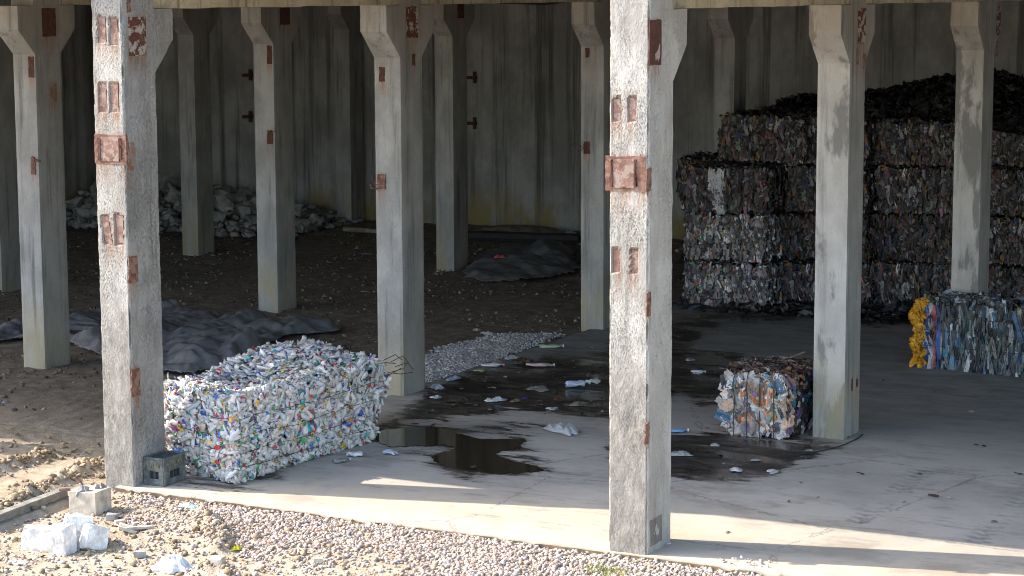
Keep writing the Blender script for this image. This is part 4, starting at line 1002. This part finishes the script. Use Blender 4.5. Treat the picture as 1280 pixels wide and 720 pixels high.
def smear(axis, a0, a1, z0, z1):
    m = MB(); rr_ = random.Random(int(a0*1000)+axis); a = a0
    while a < a1:           # worn, no longer legible raised lettering
        wd = rr_.uniform(.010, .02)
        for _ in range(rr_.randint(2, 3)):
            zz = rr_.uniform(z0, z1-.018); b0 = a+rr_.uniform(0, wd*.5)
            lo, hi = ((b0, -.0045, zz), (b0+wd*.55, -.001, zz+rr_.uniform(.012, .03))) if axis == 0 else ((-.0045, b0, zz), (-.001, b0+wd*.55, zz+rr_.uniform(.012, .03)))
            m.box(lo, hi)
        a += wd+.006
    m.obj('worn_marking', M['crate_mark'], cr)
smear(0, .07, .31, .185, .245); smear(1, .05, .22, .185, .245)

# ------------------------------------------------------------------ foreground debris
def hull_obj(name, label, cat, loc, size, mat, seed, rz=0, npts=20, cube=.85, group=None):
    import bmesh
    r = np.random.default_rng(seed); bm = bmesh.new()
    for sx in (-1, 1):
        for sy in (-1, 1):
            for sz in (-1, 1):
                for _ in range(3): bm.verts.new(np.array((sx, sy, sz))*r.uniform(cube, 1, 3)*np.array(size)/2)
    bmesh.ops.convex_hull(bm, input=bm.verts)
    for v in [v for v in bm.verts if not v.link_faces]: bm.verts.remove(v)
    me = bpy.data.meshes.new(name); bm.to_mesh(me); bm.free(); me.materials.append(M[mat])
    o = bpy.data.objects.new(name, me); COL.objects.link(o); o.location = tuple(float(q) for q in loc); o.rotation_euler = (0, 0, rz); bevel(o, .012, 2)
    return tag(o, label, cat, group)
GZ = -.12
def G(x, y, dz=0.0):
    p = gp(x, y, GZ)
    for _ in range(5): p = gp(x, y, float(ground_h(np.array([p[0]]), np.array([p[1]]))[0]))
    p[2] += dz; return p
# white foam blocks: broken, rounded, chipped
def foam(label, x, y, size, rz, tilt, seed):
    n = 12; V = []; Fs = []; idx = {}
    def vid(p):
        if p not in idx:
            q = np.array(p, float)/n*2-1; e = q/np.maximum(np.abs(q).max(), 1e-6); sph = q/np.linalg.norm(q)
            w = q*.78+sph*.30
            m_ = 1+.10*vn(w[0]*1.6+seed, w[1]*1.6, w[2]*1.6, seed)+.05*vn(w[0]*5, w[1]*5, w[2]*5+seed, seed+1)-.14*max(0, vn(w[0]*2.6+seed*3, w[1]*2.6, w[2]*2.6, seed+2)-.25)
            idx[p] = len(V); V.append(w*m_*np.array(size)/2)
        return idx[p]
    for ax in range(3):
        o = [i for i in range(3) if i != ax]
        for sd in (0, n):
            for i in range(n):
                for j in range(n):
                    c = []
                    for (u, v) in ((0, 0), (1, 0), (1, 1), (0, 1)):
                        p = [0, 0, 0]; p[ax] = sd; p[o[0]] = i+u; p[o[1]] = j+v; c.append(vid(tuple(p)))
                    Fs.append(tuple(c))
    o = mesh_obj('foam_block', V, Fs, M['foam']); p = G(x, y, size[2]*.42); o.location = tuple(float(t) for t in p); o.rotation_euler = (tilt, tilt*.7, rz)
    return tag(o, label, 'foam block', 'white foam blocks on the sand')
foam('leftmost white foam block of the cluster on the sand, lying flat', 50, 686, (0.194, 0.29, 0.238), .3, .08, 41)
foam('front white foam block of the cluster, standing upright', 77, 691, (0.22, 0.211, 0.29), .1, -.1, 43)
foam('tallest white foam block at the back of the cluster', 97, 681, (0.229, 0.264, 0.317), .7, .15, 44)
foam('rounded white foam block at the right end of the cluster', 117, 685, (0.238, 0.229, 0.238), 1.1, .3, 46)
# concrete stump with bent rebar
p = G(113, 640, .10); st = hull_obj('concrete_stump', 'pale concrete block stump with broken top standing before the crate column', 'block', p, (.33, .33, .30), 'pale_board', 21, .15, cube=.9)
st.data.materials.clear(); st.data.materials.append(M['pale_board'])
for k in range(6):
    me = CH[k % 9]; o = bpy.data.objects.new('broken_edge', me); COL.objects.link(o); o.parent = st; o.scale = (.05+.01*(k % 3),)*3; o.location = (random.uniform(-.13, .13), random.uniform(-.13, .13), .145); o.rotation_euler = (k, k*2, k*3)
m = MB(); m.tube([(.05, .1, .12), (.04, .12, .2), (.02, .17, .26)], .012, 6); m.obj('bent_rebar', M['rust'], st); m = MB(); m.tube([(-.1, .12, .12), (-.13, .2, .16), (-.15, .27, .15)], .012, 6); m.obj('bent_rebar', M['rust'], st)
# angled steel bar from the left
a, b = G(-14, 660, .06), G(84, 622, .06)
def bar(a, b, w, h):
    e = (b-a)/np.linalg.norm(b-a); s2 = np.cross(e, (0, 0, 1)); s2 /= np.linalg.norm(s2); u2 = np.cross(s2, e); m = MB()
    for (o0, o1, p0, p1) in ((-w/2, w/2, -h/2, -h/2+.012), (-w/2, w/2, h/2-.012, h/2), (-.008, .008, -h/2+.0125, h/2-.0125)):
        V = [pt+s2*q_+u2*z_ for pt in (a, b) for (q_, z_) in ((o0, p0), (o1, p0), (o1, p1), (o0, p1))]
        m.add(V, [(0, 1, 2, 3), (7, 6, 5, 4), (0, 4, 5, 1), (1, 5, 6, 2), (2, 6, 7, 3), (3, 7, 4, 0)])
    return m.obj('steel_bar', M['steel_grey'])
tag(bar(a, b, .10, .11), 'dull grey steel bar lying on the sand at the left photo edge', 'bar')
p = G(160, 664, .03); o = hull_obj('broken_board', 'broken pale slab piece lying tilted right of the foam blocks', 'board', p, (.30, .2, .035), 'pale_board', 33, .6, cube=.75); o.rotation_euler = (.35, .1, .6)
p = G(172, 662, .02); o = hull_obj('broken_board', 'flat pale board scrap under the tilted slab piece', 'board', p, (.34, .14, .03), 'pale_board', 34, -.5, cube=.7); o.rotation_euler = (-.1, .12, -.4)
for (x, y, s_, lab) in ((140, 650, .13, 'brown stone beside the concrete stump'), (150, 656, .10, 'small tan stone in front of the tilted slab piece'), (175, 697, .13, 'dark stone near the bottom edge left of the white bag'), (272, 706, .15, 'pale stone half buried in the mound near the white bag'), (398, 704, .10, 'small pale stone at the border of the gravel')):
    hull_obj('loose_stone', lab, 'stone', G(x, y, s_*.25), (s_, s_*.8, s_*.6), 'pale_board' if 'pale' in lab or 'tan' in lab else 'stone', int(x), x, cube=.5)
def crumple(name, label, cat, p, size, col, seed, mat='film', flat=.45, n=22):
    """a torn sheet scrunched into sharp ridges: irregular outline, folded upper skin and a closed underside"""
    nr, na = max(5, n//3), n; th = np.linspace(0, 2*math.pi, na, endpoint=False); rr = np.linspace(0, 1, nr+1)[1:]
    out = 1+.45*vn(np.cos(th)*1.7+seed, np.sin(th)*1.7, 3, seed)+.25*vn(np.cos(th)*5+seed, np.sin(th)*5, 5, seed)
    A, B = np.meshgrid(rr, th, indexing='ij'); asp = .55+.35*((seed*37) % 10)/10
    x = A*np.cos(B)*out[None]; y = A*np.sin(B)*out[None]*asp; r = np.random.default_rng(seed)
    f1 = 1-2.4*np.abs(vn(x*1.9+seed*3.1, y*1.9, 0, seed)); f2 = 1-2.2*np.abs(vn(x*4.5+seed, y*4.5, 2, seed+1))
    z = (1-A**2.2)*.55+(.38*f1+.22*f2+r.normal(0, .06, A.shape))*(1-A**4*.8); z = np.maximum(z, .03)
    V = np.stack([x*size, y*size, z*size*flat], -1).reshape(-1, 3); top = np.array([[0, 0, size*flat*(.7+.2*vn(seed, 2.3))]])
    i = np.arange(A.size).reshape(A.shape); j = np.roll(i, -1, 1)
    q = [tuple(t) for t in np.stack([i[:-1], i[1:], j[1:], j[:-1]], -1).reshape(-1, 4)]
    c0 = len(V); V = np.concatenate([V, top]); q += [(c0, int(i[0, k]), int(j[0, k])) for k in range(na)]; q.append(tuple(int(t) for t in i[-1][::-1]))
    o = mesh_obj(name, V, q, M[mat], fcol=np.tile(np.array(col), (len(q), 1))*r.uniform(.75, 1.08, (len(q), 1)), smooth=True)
    o.location = tuple(float(t) for t in p); o.rotation_euler = (0, 0, seed*1.7)
    return tag(o, label, cat)
crumple('plastic_bag', 'crumpled white plastic bag lying on sand at the bottom edge', 'bag', G(220, 710), .24, (.78, .78, .8), 71, n=34, flat=.5)
crumple('yellow_wrapper', 'bright yellow wrapper on the gravel', 'wrapper', G(296, 686), .075, (.78, .66, .03), 72)
crumple('blue_rag', 'pale turquoise scrap of film by the gravel near the slab', 'film', G(235, 634), .13, (.42, .62, .66), 73, flat=.3)
crumple('green_wrapper', 'small green wrapper on the gravel', 'wrapper', G(376, 697), .035, (.1, .45, .3), 74)
crumple('paper_scrap', 'flat pale paper scrap on the sand left of the foam blocks at the bottom', 'paper', G(22, 703), .12, (.66, .63, .58), 75, flat=.2)
m = MB(); m.tube([G(x, y, .015) for (x, y) in ((318, 678), (328, 679), (338, 681), (347, 683), (352, 687), (357, 687))], .012, 6); tag(m.obj('red_rope', M['rust']), 'reddish rope lying on the gravel beside the yellow wrapper', 'rope')
p = gp(235, 618, .02)
# grass tufts
def tuft(label, x, y, n, hgt, seed, pal):
    r = np.random.default_rng(seed); c = G(x, y); V = []; Fs = []; C = []
    for k in range(n):
        b = c+np.array([r.normal(0, .07), r.normal(0, .12), -.01]); L = hgt*r.uniform(.5, 1.1); a = r.uniform(0, 6.3); ln = r.uniform(.1, .6)
        sd = np.array((math.cos(a+1.57), math.sin(a+1.57), 0))*.0045; o_ = len(V)
        for t in (0, .5, 1): 
            q_ = b+np.array((math.cos(a)*ln*L*t*t, math.sin(a)*ln*L*t*t, L*t*(1-.2*t))); V += [q_-sd*(1-t*.9), q_+sd*(1-t*.9)]
        Fs += [(o_, o_+1, o_+3, o_+2), (o_+2, o_+3, o_+5, o_+4)]; cc_ = np.array(pal[r.integers(0, len(pal))])*r.uniform(.7, 1.2); C += [cc_, cc_]
    return tag(mesh_obj('grass_tuft', V, np.array(Fs), M['grass'], fcol=np.array(C)), label, 'grass', 'grass tufts on the ground', 'stuff')
tuft('green grass tuft growing in the gravel by the nearest column', 755, 716, 260, .10, 81, [(.16, .24, .05), (.30, .33, .08), (.42, .38, .14)])
tuft('sparse yellowish grass tuft in front of the foam blocks', 130, 688, 120, .06, 82, [(.25, .27, .08), (.36, .32, .14)])

r = np.random.default_rng(616); n = 1500; sx_, sy_ = r.uniform(-3.3, 1.6, n), r.uniform(-1, 11, n); k = ((sx_ < -.1) | (sy_ > 6.5)) & (fbm(sx_*1.2, sy_*1.2, 0, 77) > -.15); sx_, sy_ = sx_[k], sy_[k]; n = len(sx_)
v, f_, c = flakes(np.stack([sx_, sy_, ground_h(sx_, sy_)+.012], -1), np.tile((0, 0, 1.), (n, 1)), r.uniform(.006, .035, n), r.uniform(.03, .12, n), r.uniform(0, 6, n), r.uniform(.003, .014, n), pick([(.42, .34, .2), (.25, .18, .1), (.66, .64, .6), (.16, .11, .07), (.5, .44, .34)], [6, 6, 2, 5, 4], n, r), r, 3, 4)
tag(mesh_obj('straw_litter', v, f_, M['film_dark'], fcol=c), 'dry straw, chips and tiny scraps scattered over the sunny sand', 'debris', kind='stuff')
# ------------------------------------------------------------------ litter on the slab and soil
def S_(x, y, z=.006): return gp(x, y, z)
LIT = [('plastic_sheet', 'large crumpled clear plastic sheet on the slab between puddle and nearest column', 'sheet', (706, 540), .30, (.60, .62, .64), .45),
 ('plastic_bag', 'white plastic bag standing in the black sludge right of the grey column', 'bag', (620, 501), .13, (.72, .74, .8), .8),
 ('plastic_bag', 'white bag scrap beside the foot of the grey column', 'bag', (545, 485), .13, (.66, .68, .73), .6),
 ('plastic_bag', 'blue-white bag scrap at the near end of the gravel strip', 'bag', (566, 474), .14, (.50, .60, .74), .5),
 ('film_scrap', 'small white scrap near the foot of the grey column, nearest the puddle', 'film', (546, 497), .09, (.62, .64, .68), .6),
 ('film_scrap', 'brown film scrap right of the white bag in the sludge', 'film', (645, 501), .10, (.30, .22, .15), .4),
 ('red_wrapper', 'red and white wrapper in the sludge', 'wrapper', (697, 499), .08, (.55, .08, .07), .3),
 ('film_scrap', 'white scrap in front of the red wrapper', 'film', (691, 511), .10, (.66, .68, .70), .35),
 ('brown_rag', 'brownish rag in the sludge near the nearest column', 'rag', (721, 506), .15, (.30, .25, .21), .4),
 ('film_scrap', 'pale streak of film in the middle of the sludge', 'film', (672, 486), .20, (.42, .40, .37), .25),
 ('blue_wrapper', 'tiny blue wrapper in the middle of the sludge', 'wrapper', (656, 498), .04, (.05, .08, .5), .5),
 ('film_scrap', 'greenish film near the gravel strip edge', 'film', (600, 463), .11, (.48, .56, .36), .3),
 ('film_scrap', 'white film at the far end of the sludge, near the gravel', 'film', (640, 448), .12, (.62, .64, .66), .5),
 ('brown_rag', 'dark brown rag at the far end of the sludge', 'rag', (655, 452), .2, (.12, .085, .06), .4),
 ('film_scrap', 'tan scrap at the far end of the sludge, leftmost', 'film', (622, 453), .11, (.34, .29, .2), .4),
 ('film_scrap', 'white paper scrap on the soil beyond the gravel strip', 'paper', (610, 418), .13, (.68, .68, .7), .5),
 ('film_scrap', 'small white scrap on the soil left of the gravel strip end', 'paper', (596, 413), .09, (.6, .6, .62), .5),
 ('film_scrap', 'white crumpled rag on the slab in front of the orange bale', 'rag', (920, 588), .10, (.70, .70, .72), .5),
 ('film_scrap', 'white crumpled rag on the slab straight below the damp column', 'rag', (966, 590), .09, (.70, .70, .72), .5),
 ('film_scrap', 'pale bag scrap in the sludge right of the nearest column', 'bag', (850, 568), .15, (.48, .48, .47), .35),
 ('film_scrap', 'pale scrap in the black sludge in front of the orange bale', 'film', (894, 556), .10, (.52, .52, .53), .3),
 ('film_scrap', 'flat grey scrap beside the cable near the orange bale', 'film', (944, 575), .07, (.5, .5, .5), .25),
 ('film_scrap', 'tiny round teal bottle cap left of the white rag', 'scrap', (905, 580), .022, (.08, .50, .40), .7),  # a bottle cap, built the same way as the film scraps
 ('film_scrap', 'white scrap beyond the sludge, left of the orange bale', 'film', (872, 467), .09, (.48, .5, .54), .35),
 ('film_scrap', 'dim crumpled scrap on the far slab near the nearest column', 'film', (862, 450), .10, (.36, .36, .37), .5),
 ('film_scrap', 'white scrap lying at the foot of the nearest column', 'paper', (836, 680), .035, (.75, .75, .75), .6),
 ('film_scrap', 'pale scrap on the dark soil between tarp and grey column', 'paper', (456, 365), .09, (.62, .63, .66), .3),
 ('film_scrap', 'flat pale scrap on the soil near the foot of the shaded column', 'paper', (385, 375), .12, (.42, .43, .45), .2),
 ('film_scrap', 'blue-white scrap on the far soil', 'paper', (458, 318), .16, (.36, .42, .48), .25),
 ('rusty_can', 'small tan can on the far soil', 'can', (447, 311), .09, (.45, .33, .22), .9),
 ('red_wrapper', 'small red and white packet on the tarp bundle in the middle', 'packet', (625, 322), .13, (.55, .12, .12), .7),
 ('red_wrapper', 'tiny red wrapper at the front edge of the middle tarp bundle', 'wrapper', (646, 350), .06, (.5, .06, .08), .5),
 ('film_scrap', 'white scrap at the foot of the end wall', 'paper', (712, 292), .16, (.62, .62, .64), .6),
 ('film_scrap', 'small white scrap on the slab in the shade at right', 'paper', (1187, 622), .045, (.55, .54, .5), .6),
 ('film_scrap', 'dark leaf-like scrap on the slab between the tyre marks', 'scrap', (1243, 652), .04, (.2, .18, .16), .5),
 ('film_scrap', 'small dark scrap at the head of the left tyre mark', 'scrap', (1149, 592), .04, (.12, .11, .1), .5),
 ('film_scrap', 'tan scrap on the slab by the roof shadow, right of the nearest column', 'scrap', (910, 665), .035, (.38, .30, .22), .5),
 ('film_scrap', 'white flat scrap on the soil at the left photo edge', 'paper', (5, 503), .08, (.58, .58, .58), .3)]
for i, (nm, lab, cat, (x, y), s_, c, fl) in enumerate(LIT):
    z = .008 if True else 0
    p = S_(x, y, z)
    if p[1] > 6.3: p = G(x, y, .005)
    if nm == 'red_wrapper' and y == 322: p = S_(x, y, .32)
    crumple(nm, lab, cat, p, s_*.92, tuple(v*.82 for v in c), 300+i, flat=fl*.8, n=30 if s_ > .1 else 18)
r = np.random.default_rng(515); n = 1500; dx, dy = r.uniform(2.5, 14, n), r.uniform(-3, 6.1, n)
qx, qy = proj(np.stack([dx, dy, dx*0], -1)); inn = np.maximum(poly_dist(qx, qy, W1), poly_dist(qx, qy, W2)); k = (inn > -4) & (r.uniform(0, 1, n) < np.where(qx < 830, .9, .25)) | (r.uniform(0, 1, n) < .03)
dx, dy = dx[k], dy[k]; n = len(dx)
v, f_, c = flakes(np.stack([dx, dy, np.full(n, .016)], -1), np.tile((0, 0, 1.), (n, 1)), r.uniform(.015, .07, n), r.uniform(.02, .12, n), r.uniform(0, 6, n), r.uniform(.003, .012, n), pick([(.10, .07, .045), (.22, .17, .11), (.4, .38, .35), (.06, .05, .04), (.55, .55, .55), (.14, .2, .25)], [9, 6, 3, 9, 1.2, 1], n, r), r, 4, 4)
tag(mesh_obj('floor_debris', v, f_, M['film_dark'], fcol=c), 'small trodden scraps and flakes strewn through the black sludge on the slab', 'debris', kind='stuff')
def bottle(label, x, y, L, rad, rz, col, cap):
    p = gp(x, y, .008); root = empty('plastic_bottle', (p[0], p[1], .008+rad*.5), rz); tag(root, label, 'bottle', 'loose plastic bottles on the slab')
    prof = [(-.5, .3), (-.49, .85), (-.44, 1), (-.2, .94), (0, 1), (.15, .97), (.28, .7), (.36, .36), (.44, .34)]; nn = 12; V = []
    r = np.random.default_rng(int(x))
    for t, q_ in prof:
        for k in range(nn):
            a = 2*math.pi*k/nn; V.append((t*L+r.normal(0, L*.02), q_*rad*math.cos(a)*1.15*(1+.3*math.sin(t*17+rz))+r.normal(0, rad*.12)+rad*.6*math.sin(t*4+rz), q_*rad*math.sin(a)*.5*(1+.35*math.sin(t*23+rz*3))+r.normal(0, rad*.12)))
    Fs = [(i*nn+k, i*nn+(k+1) % nn, (i+1)*nn+(k+1) % nn, (i+1)*nn+k) for i in range(len(prof)-1) for k in range(nn)]+[tuple(range(nn)), tuple((len(prof)-1)*nn+k for k in range(nn))[::-1]]
    mesh_obj('bottle_body', V, Fs, M['bottles'], root, fcol=np.tile(col, (len(Fs), 1)), smooth=True)
    m = MB(); m.tube([(.441*L, 0, 0), (.5*L, 0, 0)], rad*.42, 10, cap); m.obj('cap', M['bottles'], root)
for a in (('white and blue bottle lying on the slab right of the white bale', 487, 567, .22, .045, .9, (.68, .72, .82), (.05, .15, .6)),
          ('short white bottle lying just off the lower right corner of the white bale', 442, 570, .17, .05, 2.4, (.78, .77, .76), (.7, .7, .7)),
          ('dark flattened bottle at the lower edge of the white bale', 427, 577, .22, .035, -.6, (.28, .28, .28), (.6, .6, .6)),
          ('pale green bottle lying beyond the sludge near the gravel strip end', 690, 435, .36, .055, -1.0, (.42, .55, .36), (.7, .7, .7)),
          ('white bottle with pinkish label at the sludge edge by the gravel', 616, 458, .33, .05, -1.1, (.66, .66, .70), (.6, .2, .3)),
          ('blue-white bottle in the black sludge left of the nearest column', 722, 482, .36, .07, -.7, (.62, .72, .86), (.8, .8, .8)),
          ('small clear bottle right of the blue-white bottle in the sludge', 745, 478, .22, .05, .3, (.5, .52, .52), (.7, .7, .7)),
          ('pinkish flattened bottle in the far sludge', 676, 458, .4, .05, -1.2, (.55, .42, .42), (.6, .6, .6)),
          ('blue bottle at the sludge edge right of the nearest column', 848, 540, .25, .045, -1.0, (.2, .36, .6), (.8, .8, .8)),
          ('white bottle left of the orange bale in the dark wet area', 873, 466, .2, .04, -1.3, (.6, .62, .68), (.7, .7, .7))): bottle(*a)
# cables
m = MB(); m.tube([gp(x, y, .012) for (x, y) in ((975, 572), (1000, 568), (1030, 563), (1055, 556), (1072, 548), (1078, 543))], .007, 6); tag(m.obj('black_cable', M['cable']), 'thin black cable lying on the slab at the foot of the damp column', 'cable')
m = MB(); m.tube([on_x(x, y, 19.5) for (x, y) in ((560, -2), (600, 2), (640, 4), (680, 5), (700, 3), (722, 0))], .02, 6); tag(m.obj('black_cable', M['cable']), 'black cable hanging slack high up before the end wall', 'cable')
pole('wooden_stick', 'thin pale stick lying on top of the small orange and white bale', gp(975, 452, .80), gp(1006, 440, .86), .012, 'wood', 'stick')

# ------------------------------------------------------------------ camera, light
cam = bpy.data.cameras.new('camera'); co = bpy.data.objects.new('camera', cam); COL.objects.link(co)
from mathutils import Matrix, Vector
mw = Matrix(((R_[0], U_[0], -D_[0], CAM[0]), (R_[1], U_[1], -D_[1], CAM[1]), (R_[2], U_[2], -D_[2], CAM[2]), (0, 0, 0, 1)))
co.matrix_world = mw
cam.sensor_width = 36; cam.lens = 36*F_PX/1280; cam.clip_start = .1; cam.clip_end = 2000
SC.camera = co
SUN_AZ = math.atan2(.97, -.25); EL = math.radians(38.5)
sv = Vector((math.cos(EL)*math.cos(SUN_AZ), math.cos(EL)*math.sin(SUN_AZ), math.sin(EL)))
sl = bpy.data.lights.new('sun', 'SUN'); so = bpy.data.objects.new('sun', sl); COL.objects.link(so)
sl.energy = 2.25; sl.angle = math.radians(.53); sl.color = (1, .90, .77)
so.rotation_euler = (-sv).to_track_quat('-Z', 'Y').to_euler()
so.location = (0, 20, 20)
wd = bpy.data.worlds.new('World'); SC.world = wd; wd.use_nodes = True
nt = wd.node_tree; bg = nt.nodes['Background']; sk = nt.nodes.new('ShaderNodeTexSky'); sk.sky_type = 'NISHITA'; sk.sun_disc = False
sk.dust_density = 2.0; sk.ozone_density = .9; sk.sun_elevation = EL; sk.sun_rotation = math.atan2(sv[0], sv[1])
nt.links.new(sk.outputs[0], bg.inputs[0]); bg.inputs[1].default_value = .15
vs = SC.view_settings; vs.view_transform = 'Standard'; vs.look = 'None'; vs.gamma = 1; vs.exposure = 2.02; vs.use_curve_mapping = False
SC.cycles.filter_width = .95
SC.cycles.max_bounces = 8; SC.cycles.diffuse_bounces = 5
